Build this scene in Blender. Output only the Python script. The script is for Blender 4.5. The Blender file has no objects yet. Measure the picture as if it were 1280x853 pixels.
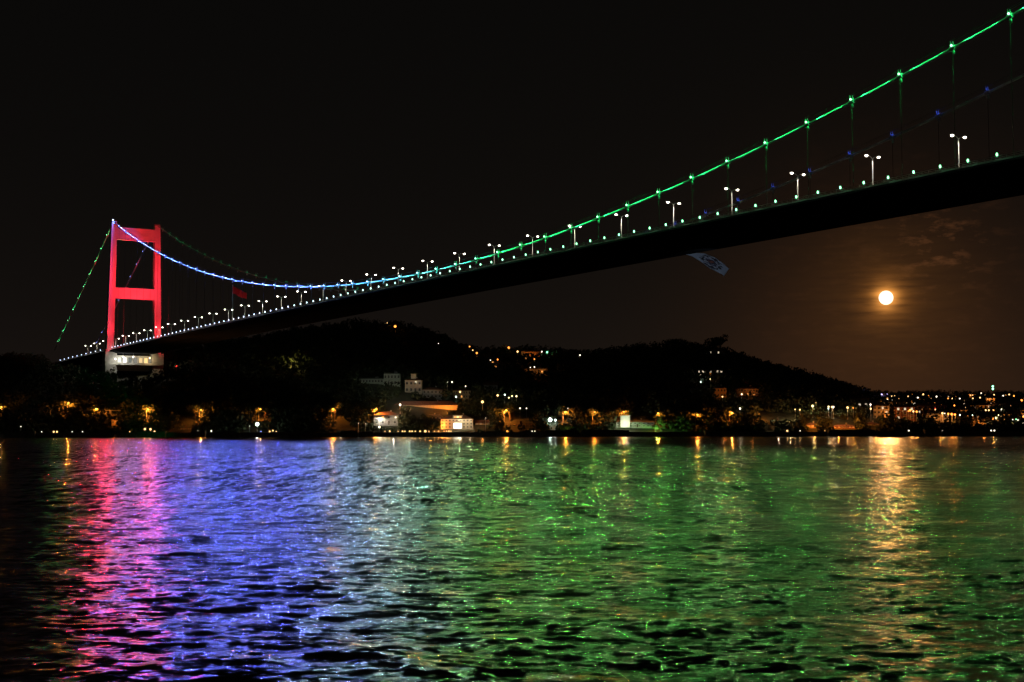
import bpy, math, random
import numpy as np
from mathutils import Vector, Matrix

random.seed(7)
R = math.radians
SC = bpy.context.scene
COL = SC.collection

# ---------------------------------------------------------------- camera
F_PX, PITCH, ROLL, CAM_H = 1690.96, 0.0670, 0.00128, 3.4      # focal length for a 1280 px wide frame
cd = bpy.data.cameras.new('camera')
cd.sensor_width = 36.0
cd.lens = 36.0 * F_PX / 1280.0
cd.clip_start, cd.clip_end = 0.5, 30000.0
cam = bpy.data.objects.new('camera', cd)
COL.objects.link(cam)
cam.matrix_world = Matrix.Translation((0, 0, CAM_H)) @ Matrix.Rotation(math.pi/2 + PITCH, 4, 'X') @ Matrix.Rotation(-ROLL, 4, 'Z')
SC.camera = cam

def ray(px, py):
    """direction from the viewpoint (y component about 1) for a point of the photograph"""
    X = (px - 640.0) / F_PX
    Y = (426.5 - py) / F_PX
    c, s = math.cos(PITCH), math.sin(PITCH)
    return Vector((X, c - Y*s, s + Y*c))

MOON_DIR = ray(1107.6, 373.0).normalized()
MOON_ELEV = math.asin(MOON_DIR.z)
MOON_AZ = math.atan2(MOON_DIR.x, MOON_DIR.y)

# ---------------------------------------------------------------- world: night sky with the glow round a low moon
world = bpy.data.worlds.new('World')
SC.world = world
world.use_nodes = True
wn = world.node_tree.nodes
wl = world.node_tree.links
wn.clear()

def wnode(t, **kw):
    n = wn.new(t)
    for k, v in kw.items():
        setattr(n, k, v)
    return n

def wmath(op, a, b=None, c=None, clamp=False):
    n = wnode('ShaderNodeMath', operation=op, use_clamp=clamp)
    for i, v in enumerate((a, b, c)):
        if v is None:
            continue
        if isinstance(v, (int, float)):
            n.inputs[i].default_value = v
        else:
            wl.new(v, n.inputs[i])
    return n.outputs[0]

tc = wnode('ShaderNodeTexCoord')
nrm = wnode('ShaderNodeVectorMath', operation='NORMALIZE')
wl.new(tc.outputs['Generated'], nrm.inputs[0])
D = nrm.outputs[0]
dot = wnode('ShaderNodeVectorMath', operation='DOT_PRODUCT')
wl.new(D, dot.inputs[0]); dot.inputs[1].default_value = MOON_DIR
cosm = wmath('MAXIMUM', dot.outputs['Value'], 0.0)
sep = wnode('ShaderNodeSeparateXYZ'); wl.new(D, sep.inputs[0])
elev = wmath('MAXIMUM', sep.outputs['Z'], 0.0)
# long thin cloud layers
mp = wnode('ShaderNodeMapping'); wl.new(D, mp.inputs[0]); mp.inputs['Scale'].default_value = (26, 26, 240)
ns = wnode('ShaderNodeTexNoise'); wl.new(mp.outputs[0], ns.inputs['Vector'])
ns.inputs['Scale'].default_value = 1.0; ns.inputs['Detail'].default_value = 4.0; ns.inputs['Roughness'].default_value = 0.55
streak = wmath('MULTIPLY_ADD', ns.outputs['Fac'], 3.0, -0.85, clamp=True)
# small puffs
mp2 = wnode('ShaderNodeMapping'); wl.new(D, mp2.inputs[0]); mp2.inputs['Scale'].default_value = (62, 62, 170)
mp2.inputs['Location'].default_value = (3.1, 0.0, 1.7)
ns2 = wnode('ShaderNodeTexNoise'); wl.new(mp2.outputs[0], ns2.inputs['Vector'])
ns2.inputs['Scale'].default_value = 1.0; ns2.inputs['Detail'].default_value = 5.0; ns2.inputs['Roughness'].default_value = 0.6
puff = wmath('MULTIPLY_ADD', ns2.outputs['Fac'], 6.0, -3.1, clamp=True)

def glow(power):
    return wmath('POWER', cosm, power)

hor = wmath('POWER', 2.718, wmath('MULTIPLY', elev, -9.0))            # night glow hugging the horizon
broad = wmath('MULTIPLY', glow(190.0), hor)
mid = wmath('MULTIPLY', glow(900.0), wmath('MULTIPLY_ADD', streak, 0.6, 0.7))
inner = wmath('MULTIPLY', glow(9000.0), wmath('MULTIPLY_ADD', streak, 0.7, 0.28))
tight = wmath('MULTIPLY', glow(42000.0), wmath('MULTIPLY_ADD', streak, 0.6, 0.5))
dot2 = wnode('ShaderNodeVectorMath', operation='DOT_PRODUCT')           # a broken cloud bank above the moon
wl.new(D, dot2.inputs[0]); dot2.inputs[1].default_value = ray(1170.0, 306.0).normalized()
bank = wmath('POWER', wmath('MAXIMUM', dot2.outputs['Value'], 0.0), 2600.0)
pf = wmath('MULTIPLY', puff, wmath('MULTIPLY_ADD', bank, 1.0, wmath('MULTIPLY', glow(300.0), 0.15)))

def tint(fac, col):
    n = wnode('ShaderNodeVectorMath', operation='SCALE')
    n.inputs[0].default_value = col
    wl.new(fac, n.inputs['Scale'])
    return n.outputs[0]

def vadd(a, b):
    n = wnode('ShaderNodeVectorMath', operation='ADD')
    wl.new(a, n.inputs[0]); wl.new(b, n.inputs[1])
    return n.outputs[0]

base = wnode('ShaderNodeCombineXYZ')
base.inputs[0].default_value, base.inputs[1].default_value, base.inputs[2].default_value = 0.0022, 0.0021, 0.0019
acc = base.outputs[0]
for fac, col in ((hor, (0.0075, 0.0046, 0.0036)), (broad, (0.045, 0.0138, 0.0028)), (mid, (0.022, 0.0085, 0.0014)),
                 (inner, (0.24, 0.082, 0.013)), (tight, (1.3, 0.50, 0.09)), (pf, (0.052, 0.018, 0.006))):
    acc = vadd(acc, tint(fac, col))
sky = wnode('ShaderNodeTexSky')
sky.sky_type = 'NISHITA'; sky.sun_disc = False
sky.sun_elevation = MOON_ELEV; sky.sun_rotation = MOON_AZ
bg1 = wnode('ShaderNodeBackground'); wl.new(acc, bg1.inputs['Color']); bg1.inputs['Strength'].default_value = 1.0
bg2 = wnode('ShaderNodeBackground'); wl.new(sky.outputs[0], bg2.inputs['Color']); bg2.inputs['Strength'].default_value = 0.00006
ad = wnode('ShaderNodeAddShader'); wl.new(bg1.outputs[0], ad.inputs[0]); wl.new(bg2.outputs[0], ad.inputs[1])
out = wnode('ShaderNodeOutputWorld'); wl.new(ad.outputs[0], out.inputs['Surface'])

# ---------------------------------------------------------------- moonlight and exposure
sl = bpy.data.lights.new('moonlight', 'SUN')
sl.energy = 0.024; sl.angle = R(0.6); sl.color = (1.0, 0.44, 0.12)
so = bpy.data.objects.new('moonlight', sl); COL.objects.link(so)
so.rotation_euler = MOON_DIR.to_track_quat('Z', 'Y').to_euler()

vs = SC.view_settings
vs.view_transform = 'Standard'; vs.look = 'None'; vs.exposure = 0.0; vs.gamma = 1.0; vs.use_curve_mapping = False
cy = SC.cycles
cy.use_denoising = True
cy.denoiser = 'OPENIMAGEDENOISE'
cy.denoising_input_passes = 'RGB_ALBEDO_NORMAL'
cy.denoising_prefilter = 'ACCURATE'
cy.use_adaptive_sampling = False
cy.max_bounces = 3; cy.diffuse_bounces = 1; cy.glossy_bounces = 2; cy.transmission_bounces = 1; cy.volume_bounces = 0
cy.sample_clamp_indirect = 6.0; cy.sample_clamp_direct = 0.0
cy.caustics_reflective = False; cy.caustics_refractive = False
cy.use_light_tree = True

# ================================================================= helpers
def M(name, col, rough=0.6, noise=0.0, scale=1.0, metal=0.0, spec=0.5):
    m = bpy.data.materials.new(name); m.use_nodes = True
    nt = m.node_tree; b = nt.nodes['Principled BSDF']
    b.inputs['Base Color'].default_value = (*col, 1)
    b.inputs['Roughness'].default_value = rough
    b.inputs['Metallic'].default_value = metal
    b.inputs['Specular IOR Level'].default_value = spec
    if noise:
        t = nt.nodes.new('ShaderNodeTexCoord'); n = nt.nodes.new('ShaderNodeTexNoise')
        n.inputs['Scale'].default_value = scale; n.inputs['Detail'].default_value = 5
        r = nt.nodes.new('ShaderNodeValToRGB')
        lo = tuple(c*(1-noise) for c in col); hi = tuple(min(1, c*(1+noise)) for c in col)
        r.color_ramp.elements[0].position = 0.3; r.color_ramp.elements[1].position = 0.7
        r.color_ramp.elements[0].color = (*lo, 1); r.color_ramp.elements[1].color = (*hi, 1)
        nt.links.new(t.outputs['Object'], n.inputs['Vector']); nt.links.new(n.outputs['Fac'], r.inputs['Fac'])
        nt.links.new(r.outputs['Color'], b.inputs['Base Color'])
    return m

def E(name, col, s):
    """a glowing lamp glass, lit window or screen"""
    m = bpy.data.materials.new(name); m.use_nodes = True
    nt = m.node_tree; nt.nodes.clear()
    e = nt.nodes.new('ShaderNodeEmission'); o = nt.nodes.new('ShaderNodeOutputMaterial')
    e.inputs['Color'].default_value = (*col, 1); e.inputs['Strength'].default_value = s
    nt.links.new(e.outputs[0], o.inputs['Surface'])
    m.cycles.emission_sampling = 'NONE'
    return m

class MB:
    def __init__(self): self.v = []; self.f = []
    def quad(self, a, b, c, d):
        i = len(self.v); self.v += [a, b, c, d]; self.f.append((i, i+1, i+2, i+3)); return self
    def poly(self, pts):
        i = len(self.v); self.v += pts; self.f.append(tuple(range(i, i+len(pts)))); return self
    def box(self, c, s, rz=0.0):
        i = len(self.v); cx, cy_, cz = c; ca, sa = math.cos(rz), math.sin(rz)
        for z in (-.5, .5):
            for x, y in ((-.5, -.5), (.5, -.5), (.5, .5), (-.5, .5)):
                X, Y = x*s[0], y*s[1]
                self.v.append((cx + X*ca - Y*sa, cy_ + X*sa + Y*ca, cz + z*s[2]))
        for f in ((3, 2, 1, 0), (4, 5, 6, 7), (0, 1, 5, 4), (1, 2, 6, 5), (2, 3, 7, 6), (3, 0, 4, 7)):
            self.f.append(tuple(i+k for k in f))
        return self
    def tube(self, pts, rads, n=6, cap=True):
        pts = [Vector(p) for p in pts]
        if isinstance(rads, (int, float)): rads = [rads]*len(pts)
        rings = []
        for k, p in enumerate(pts):
            t = (pts[min(k+1, len(pts)-1)] - pts[max(k-1, 0)]).normalized()
            a = t.orthogonal().normalized() if abs(t.z) > .97 else t.cross(Vector((0, 0, 1))).normalized()
            b = a.cross(t)
            i = len(self.v); rings.append(i)
            for j in range(n):
                q = 2*math.pi*j/n
                self.v.append(tuple(p + (a*math.cos(q) + b*math.sin(q))*rads[k]))
        for r0, r1 in zip(rings, rings[1:]):
            for j in range(n):
                self.f.append((r0+j, r0+(j+1) % n, r1+(j+1) % n, r1+j))
        if cap:
            self.f.append(tuple(rings[0]+j for j in range(n))[::-1]); self.f.append(tuple(rings[-1]+j for j in range(n)))
        return self
    def ball(self, c, r, nu=8, nv=5):
        r = (r, r, r) if isinstance(r, (int, float)) else r
        i = len(self.v)
        self.v.append((c[0], c[1], c[2]-r[2]))
        for a in range(1, nv):
            th = math.pi*a/nv - math.pi/2
            for b in range(nu):
                q = 2*math.pi*b/nu
                self.v.append((c[0]+r[0]*math.cos(th)*math.cos(q), c[1]+r[1]*math.cos(th)*math.sin(q), c[2]+r[2]*math.sin(th)))
        top = len(self.v); self.v.append((c[0], c[1], c[2]+r[2]))
        for b in range(nu):
            self.f.append((i, i+1+(b+1) % nu, i+1+b))
            self.f.append((top, top-nu+b, top-nu+(b+1) % nu))
        for a in range(nv-2):
            for b in range(nu):
                p = i+1+a*nu
                self.f.append((p+b, p+(b+1) % nu, p+nu+(b+1) % nu, p+nu+b))
        return self
    def mesh(self, name, mat, smooth=False):
        me = bpy.data.meshes.new(name); me.from_pydata([tuple(v) for v in self.v], [], self.f)
        if mat: me.materials.append(mat)
        if smooth: me.polygons.foreach_set('use_smooth', [True]*len(me.polygons))
        me.update(); return me
    def build(self, name, mat, parent=None, smooth=False, loc=None):
        return put(name, self.mesh(name, mat, smooth), parent, loc)

def put(name, me, parent=None, loc=None, rz=0.0):
    o = bpy.data.objects.new(name, me); COL.objects.link(o); o.parent = parent
    if loc is not None: o.location = loc
    if rz: o.rotation_euler.z = rz
    return o

def tag(o, label, cat, group=None):
    o['label'] = label; o['category'] = cat
    if group: o['group'] = group
    return o

def thing(name, label, cat, loc=(0, 0, 0), rz=0.0, group=None):
    o = bpy.data.objects.new(name, None); COL.objects.link(o)
    o.location = loc; o.rotation_euler.z = rz; o.empty_display_size = 0.5
    return tag(o, label, cat, group)

def structure(o): o['kind'] = 'structure'; return o
def stuff(o): o['kind'] = 'stuff'; return o

def lamp(kind, name, loc, col, watts, parent=None, radius=0.25, aim=None, size=60, blend=0.4):
    l = bpy.data.lights.new(name, kind); l.energy = watts; l.color = col; l.shadow_soft_size = radius
    if kind == 'SPOT': l.spot_size = R(size); l.spot_blend = blend
    o = bpy.data.objects.new(name, l); COL.objects.link(o); o.location = loc; o.parent = parent
    if aim is not None: o.rotation_euler = (Vector(loc) - Vector(aim)).to_track_quat('Z', 'Y').to_euler()
    return o

# ================================================================= water
def wave_field():
    rng = np.random.default_rng(11)
    n = 110
    lam = np.exp(rng.uniform(math.log(0.36), math.log(9.0), n))
    ang = rng.normal(math.radians(-102), math.radians(34), n)      # travelling mostly across the strait
    k = 2*np.pi/lam
    slope = np.where(lam < 1.3, 0.016, np.where(lam < 3.0, 0.0085, 0.0075))*rng.uniform(.6, 1.4, n)
    amp = slope/k
    return lam, k*np.cos(ang), k*np.sin(ang), amp, rng.uniform(0, 2*np.pi, n)

def calm_line(X):
    """beyond this line the far shore shelters the water from the wind"""
    return np.interp(X, [-600, -235, -190, -112, -40, 13, 60, 130, 500], [895, 860, 760, 600, 470, 365, 345, 340, 340])

def make_water():
    ys = [7.0]
    while ys[-1] < 899.0: ys.append(ys[-1] + max(0.055, 0.0032*ys[-1]))
    ys[-1] = 899.0
    ys = np.array(ys)
    nc = 430
    t = np.linspace(-1, 1, nc)
    Y, T = np.meshgrid(ys, t, indexing='ij')
    X = T*(0.47*Y + 9.0)
    dx = (0.94*Y + 18.0)/nc
    Z = np.zeros_like(X); GX = np.zeros_like(X); GY = np.zeros_like(X)
    wind = np.clip((calm_line(X) - Y)/(0.13*calm_line(X)) + 0.5 + 0.35*np.sin(X*0.21+1.0)*np.sin(X*0.083), 0, 1)
    # gusts: slow changes of roughness over tens of metres
    gust = 0.85 + 0.22*np.sin(X*0.09+0.4*np.sin(Y*0.05))*np.sin(Y*0.045+0.7) + 0.14*np.sin(X*0.31+Y*0.12)
    for lam, kx, ky, a, ph in zip(*wave_field()):
        w = np.clip((lam/dx - 2.5)/3.0, 0, 1)
        p = kx*X + ky*Y + ph + 0.8*np.sin(0.13*X + 0.05*Y + lam)
        Z += w*a*np.sin(p); c = w*a*np.cos(p)*0.8
        q = math.hypot(kx, ky); GX += c*kx/q; GY += c*ky/q
    att = (0.12 + 0.88*wind)*gust
    Z *= att
    V = np.stack([X + GX*att, Y + GY*att, Z], -1).reshape(-1, 3)
    nr = len(ys)
    idx = np.arange(nr*nc).reshape(nr, nc)
    Q = np.stack([idx[:-1, :-1], idx[:-1, 1:], idx[1:, 1:], idx[1:, :-1]], -1).reshape(-1, 4)
    me = bpy.data.meshes.new('water')
    me.vertices.add(len(V)); me.vertices.foreach_set('co', V.astype(np.float32).ravel())
    me.loops.add(Q.size); me.loops.foreach_set('vertex_index', Q.astype(np.int32).ravel())
    me.polygons.add(len(Q)); me.polygons.foreach_set('loop_start', np.arange(0, Q.size, 4, dtype=np.int32))
    me.update(calc_edges=True)
    me.polygons.foreach_set('use_smooth', np.ones(len(Q), dtype=bool))
    at = me.attributes.new('wind', 'FLOAT', 'POINT')
    at.data.foreach_set('value', (wind*gust).astype(np.float32).ravel())
    at = me.attributes.new('chop', 'FLOAT', 'POINT')
    at.data.foreach_set('value', np.clip((Y-38)/70, 0, 1).astype(np.float32).ravel())
    m = bpy.data.materials.new('water'); m.use_nodes = True
    nt = m.node_tree; L = nt.links; b = nt.nodes['Principled BSDF']
    b.inputs['Base Color'].default_value = (0.0012, 0.0030, 0.0036, 1)
    b.inputs['Roughness'].default_value = 0.15
    b.inputs['IOR'].default_value = 1.33
    g = nt.nodes.new('ShaderNodeNewGeometry')
    wa = nt.nodes.new('ShaderNodeAttribute'); wa.attribute_name = 'wind'
    fac = nt.nodes.new('ShaderNodeMath'); fac.operation = 'MULTIPLY_ADD'
    L.new(wa.outputs['Fac'], fac.inputs[0]); fac.inputs[1].default_value = 0.78; fac.inputs[2].default_value = 0.22
    # wavelets too fine for the mesh; out in the strait the chop shows as long narrow facets
    mid_ = nt.nodes.new('ShaderNodeAttribute'); mid_.attribute_name = 'chop'
    near_ = nt.nodes.new('ShaderNodeMath'); near_.operation = 'MULTIPLY_ADD'
    L.new(mid_.outputs['Fac'], near_.inputs[0]); near_.inputs[1].default_value = -0.65; near_.inputs[2].default_value = 1.0
    tot = None
    for sx, sy, amp, w_ in ((0.30, 0.34, 0.16, None), (0.8, 1.0, 0.36, near_.outputs[0]), (2.1, 3.0, 0.95, near_.outputs[0]), (6.0, 9.0, 0.95, near_.outputs[0]),
                            (2.8, 0.24, 1.6, mid_.outputs['Fac']), (6.5, 0.45, 1.4, mid_.outputs['Fac']), (0.9, 0.055, 0.9, mid_.outputs['Fac'])):
        nz = nt.nodes.new('ShaderNodeTexNoise'); nz.inputs['Scale'].default_value = 1.0; nz.inputs['Detail'].default_value = 1.0
        mp_ = nt.nodes.new('ShaderNodeMapping'); mp_.inputs['Scale'].default_value = (sx, sy, 1.0); mp_.inputs['Rotation'].default_value = (0, 0, R(5 if w_ is None else 0)); mp_.inputs['Location'].default_value = (sx*7.3, sy*3.1, sx)
        L.new(g.outputs['Position'], mp_.inputs[0]); L.new(mp_.outputs[0], nz.inputs['Vector'])
        sb = nt.nodes.new('ShaderNodeVectorMath'); sb.operation = 'SUBTRACT'; L.new(nz.outputs['Color'], sb.inputs[0]); sb.inputs[1].default_value = (.5, .5, .5)
        ml = nt.nodes.new('ShaderNodeVectorMath'); ml.operation = 'MULTIPLY'; L.new(sb.outputs[0], ml.inputs[0]); ml.inputs[1].default_value = (amp*.5, amp, 0)
        v_ = ml.outputs[0]
        if w_ is not None:
            k_ = nt.nodes.new('ShaderNodeVectorMath'); k_.operation = 'SCALE'; L.new(v_, k_.inputs[0]); L.new(w_, k_.inputs['Scale']); v_ = k_.outputs[0]
        if tot is None: tot = v_
        else:
            a_ = nt.nodes.new('ShaderNodeVectorMath'); a_.operation = 'ADD'; L.new(tot, a_.inputs[0]); L.new(v_, a_.inputs[1]); tot = a_.outputs[0]
    s_ = nt.nodes.new('ShaderNodeVectorMath'); s_.operation = 'SCALE'; L.new(tot, s_.inputs[0]); L.new(fac.outputs[0], s_.inputs['Scale'])
    a_ = nt.nodes.new('ShaderNodeVectorMath'); a_.operation = 'ADD'; L.new(g.outputs['Normal'], a_.inputs[0]); L.new(s_.outputs[0], a_.inputs[1])
    n_ = nt.nodes.new('ShaderNodeVectorMath'); n_.operation = 'NORMALIZE'; L.new(a_.outputs[0], n_.inputs[0])
    L.new(n_.outputs[0], b.inputs['Normal'])
    me.materials.append(m)
    structure(put('water', me))
make_water()

# ================================================================= terrain
SHORE = 897.0
RIDGE_Y = 1250.0
_rp = [(-400, 452), (0, 444), (60, 443), (120, 446), (200, 440), (300, 424), (380, 408), (440, 403), (500, 405), (545, 416),
       (575, 431), (600, 437), (660, 437), (720, 440), (760, 437), (800, 433), (850, 430), (900, 436), (930, 446), (960, 455),
       (985, 463), (1015, 477), (1040, 487), (1060, 500), (1090, 522), (1120, 532), (1700, 534)]
_rx = np.array([(p[0]-640)/F_PX*RIDGE_Y for p in _rp])
_rz = np.array([CAM_H + (540.3-p[1])/F_PX*RIDGE_Y - 7.0 for p in _rp])
AX = Vector((math.cos(-1.035363), math.sin(-1.035363), 0)); NX = Vector((-AX.y, AX.x, 0))
P0 = Vector((-142.669, 773.263, 0))
_fx = np.array([-1600, 250, 420, 700, 1000, 1700]); _fz = np.array([50, 66, 70, 73, 72, 70])

def terrain(X, Y):
    X = np.asarray(X, float); Y = np.asarray(Y, float)
    hz = np.interp(X, _rx, _rz)
    t = np.clip((Y-915)/(RIDGE_Y-915), 0, 1)
    h = 2.6 + np.maximum(hz-2.6, 0)*t**0.62
    back = np.clip((Y-RIDGE_Y)/600, 0, 1)
    h = h*(1-0.45*back*back*(3-2*back))
    ff = np.interp(X*2600/np.maximum(Y, 900), _fx, _fz)
    tf = np.clip((Y-930)/1670, 0, 1)
    h = np.maximum(h, 2.6 + (ff-2.6)*tf**0.95*np.where(Y > 930, 1, 0))
    h = h + np.where(Y > 930, 1, 0)*(1.6*np.sin(X*0.043+Y*0.021)*np.sin(Y*0.037) + 0.9*np.sin(X*0.11+1.3)*np.sin(Y*0.09))*np.clip((Y-930)/60, 0, 1)
    # the bridge approach is cut level into the hill
    s = (X-P0.x)*AX.x + (Y-P0.y)*AX.y; o = (X-P0.x)*NX.x + (Y-P0.y)*NX.y
    cut = np.clip(1.6 - np.abs(o-17)/32.0, 0, 1)*np.clip((-s-300)/30, 0, 1)
    lim = np.where(s < -372, 64.0, 54.0)
    h = np.where((cut > 0), h + cut*np.minimum(lim-h, 0), h)
    return np.where(Y < 915, 2.6, h)

def tz(x, y): return float(terrain(x, y))

def ground_hit(px, py, lift=0.0, ymin=930.0):
    """where the line of sight meets the hillside (lift metres above it)"""
    d = ray(px, py); t = ymin
    while t < 2650:
        if tz(d.x*t, d.y*t) + lift >= CAM_H + d.z*t: break
        t += 2.0
    return Vector((d.x*t, d.y*t, tz(d.x*t, d.y*t)))

def at(px, Y):
    d = ray(px, 540.0); x = d.x/d.y*Y
    return Vector((x, Y, tz(x, Y)))

def make_terrain():
    xs = np.concatenate([np.arange(-1500, -620, 40), np.arange(-620, 620, 9.0), np.arange(620, 1701, 40)])
    ys = np.concatenate([[SHORE, 905, 914], np.arange(922, 1300, 9.0), np.arange(1300, 3200, 40)])
    Y, X = np.meshgrid(ys, xs, indexing='ij')
    Z = terrain(X, Y)
    nr, nc = X.shape
    V = np.stack([X, Y, Z], -1).reshape(-1, 3).tolist()
    idx = np.arange(nr*nc).reshape(nr, nc)
    Q = np.stack([idx[:-1, :-1], idx[:-1, 1:], idx[1:, 1:], idx[1:, :-1]], -1).reshape(-1, 4).tolist()
    me = bpy.data.meshes.new('hillside'); me.from_pydata(V, [], Q)
    me.polygons.foreach_set('use_smooth', [True]*len(Q)); me.update()
    me.materials.append(M('hillside_soil', (0.035, 0.038, 0.022), 0.95, 0.5, 0.08))
    structure(put('hillside', me))
make_terrain()
C_STONE = M('quay_stone', (0.16, 0.15, 0.13), 0.85, 0.35, 0.5)
mb = MB(); mb.box((0, SHORE-0.9, 0.2), (1500, 1.6, 5.6)); mb.box((0, SHORE-0.9, 3.06), (1500, 2.0, 0.18))
quay = structure(mb.build('quay_edge', C_STONE))
qr = random.Random(4); qx = -520.0
while qx < 520:                                        # landing stages and wall lengths of differing height
    ql = qr.uniform(8, 34)
    if qr.random() < .72:
        q = MB(); hh = qr.choice((1.0, 1.5, 2.2, 3.6, 4.3)); dd = qr.uniform(1.0, 5.5)
        q.box((qx+ql/2, SHORE-1.75-dd/2, hh/2-1.2), (ql*.94, dd, hh+2.4)); q.box((qx+ql/2, SHORE-1.75-dd/2, hh+.06), (ql*.94+.2, dd+.2, .14))
        q.build('landing_stage', C_STONE, quay)
    qx += ql
mb = MB(); mb.box((0, 909.0, 2.606), (1500, 8.0, 0.02))
structure(mb.build('coastal_road', M('asphalt', (0.05, 0.05, 0.052), 0.85, 0.2, 0.4)))

# ================================================================= the bridge
HS = 17.92
S_T = -340.5                       # the tower
S_MID = 208.0
S_END = 590.0
N0, N1 = -18, 32                   # hanger numbers
def bp(s, off, z): return Vector((P0.x + AX.x*s + NX.x*off, P0.y + AX.y*s + NX.y*off, z))
def deck_z(s): return 70.55 - 6.985e-6*(s-S_MID)**2
def cable_z(s): return 73.93 + 3.206e-4*(s-S_MID)**2
S_ANCH = -545.0
def back_z(s): u = (s-S_T)/(S_ANCH-S_T); return cable_z(S_T)*(1-u) + 79.0*u - 14*u*(1-u)*0.35

C_PAINT = M('grey_bridge_paint', (0.34, 0.35, 0.36), 0.35, 0.12, 0.3)
C_GIRDER = M('girder_paint', (0.022, 0.024, 0.027), 0.75, 0.25, 0.12, spec=0.0)
C_TOWER = M('tower_paint', (0.62, 0.60, 0.60), 0.45, 0.08, 0.15)
C_CABLE = M('cable_wrap', (0.55, 0.56, 0.56), 0.55, 0.15, 0.6)
C_ROPE = M('dark_wire_rope', (0.03, 0.03, 0.03), 0.7, 0.2, 2.0)
C_STEEL = M('galvanised_steel', (0.55, 0.55, 0.54), 0.45, 0.15, 1.5)
C_CONC = M('concrete', (0.36, 0.35, 0.32), 0.85, 0.25, 0.25)

bridge = thing('suspension_bridge', 'long suspension bridge with red lit tower and blue and green lit cables over the water', 'bridge', bp(S_T, 16.9, 0))
binv = Matrix.Translation(bridge.location).inverted()
def bpart(mb_, name, mat, parent=None, smooth=False):
    """a part of the bridge, built in world coordinates"""
    o = mb_.build(name, mat, parent or bridge, smooth)
    if parent is None: o.location = -bridge.location
    return o

# -- girder
svals = np.arange(-560, S_END+1, 10.0)
sec = [(-0.6, 0.0), (17, 0.35), (34.4, 0.0), (36.4, -1.1), (31.0, -3.1), (17, -3.1), (2.8, -3.1), (-2.4, -1.1)]
mb = MB()
for s in svals:
    for off, dz in sec: mb.v.append(tuple(bp(s, off, deck_z(s)+dz)))
ns_ = len(sec)
for k in range(len(svals)-1):
    for j in range(ns_):
        a, b_ = k*ns_+j, k*ns_+(j+1) % ns_
        mb.f.append((a, b_, b_+ns_, a+ns_))
deck = bpart(mb, 'deck', C_GIRDER)
mb = MB()
for k in range(len(svals)-1):
    s0, s1 = svals[k], svals[k+1]
    for off in (1.2, 19.0):
        mb.quad(bp(s0, off, deck_z(s0)+.38), bp(s1, off, deck_z(s1)+.38), bp(s1, off+14, deck_z(s1)+.38), bp(s0, off+14, deck_z(s0)+.38))
bpart(mb, 'roadway', M('bridge_asphalt', (0.05, 0.05, 0.052), 0.85, 0.2, 0.4), deck)
for off in (-0.5, 34.3):
    mb = MB()
    for dz in (0.35, 0.8, 1.25): mb.tube([bp(s, off, deck_z(s)+dz) for s in svals], 0.06, 4)
    for s in np.arange(-555, S_END, 2.24): mb.tube([bp(s, off, deck_z(s)), bp(s, off, deck_z(s)+1.3)], 0.05, 4)
    bpart(mb, 'railing', C_STEEL, deck)
mb = MB()
for k in range(len(svals)-1):
    s0, s1 = svals[k], svals[k+1]
    for o0 in (1.0, 15.9, 17.9, 32.9):
        for a, b_, za, zb in ((o0, o0+.12, .85, .85), (o0, o0, .35, .85)):
            mb.quad(bp(s0, a, deck_z(s0)+za), bp(s1, a, deck_z(s1)+za), bp(s1, b_, deck_z(s1)+zb+.01), bp(s0, b_, deck_z(s0)+zb+.01))
bpart(mb, 'guard_rail', C_STEEL, deck)
# small lamps in a row along both edges of the deck
def mix(a, b_, t): t = max(0, min(1, t)); return tuple(x*(1-t)+y*t for x, y in zip(a, b_))
EDGE_STEPS = [E('edge_lamp_glass_%d' % i, mix((0.62, 0.72, 1.0), (0.26, 1.0, 0.46), i/5), 4.5) for i in range(6)]
edge_me = {}
for i in range(6):
    q = MB(); q.ball((0, 0, 0.40), (0.27, 0.27, 0.44), 8, 6)
    edge_me[i] = q.mesh('deck_lamp', EDGE_STEPS[i])
for k in np.arange(-18.75, 32.3, 0.5):
    s = k*HS; i = int(max(0, min(5, (k+1)/3.4)))
    put('deck_lamp', edge_me[i], deck, bp(s, -0.62, deck_z(s)+1.2) )
for k in range(1, 12):
    s = S_T - k*HS*0.9
    put('deck_lamp', edge_me[0], deck, bp(s, -0.62, deck_z(s)+1.2))

# -- cables, their clamps and lamps
def near_colour(n):
    if n < 4: return (0.10, 0.20, 1.0)
    if n < 9: return mix((0.10, 0.22, 1.0), (0.10, 0.55, 1.0), (n-4)/5)
    if n < 15: return mix((0.10, 0.55, 1.0), (0.03, 1.0, 0.28), (n-9)/6)
    return (0.02, 1.0, 0.17)
def out_colour(n):
    if n < 3: return (0.13, 0.17, 1.0)
    if n < 8: return mix((0.13, 0.17, 1.0), (0.35, 0.55, 0.75), (n-3)/5)
    if n < 14: return mix((0.35, 0.55, 0.75), (0.17, 0.62, 0.13), (n-8)/6)
    return (0.13, 0.62, 0.10)
def far_colour(n): return (0.02, 1.0, 0.25) if n < 14 else (0.06, 0.12, 1.0)

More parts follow.
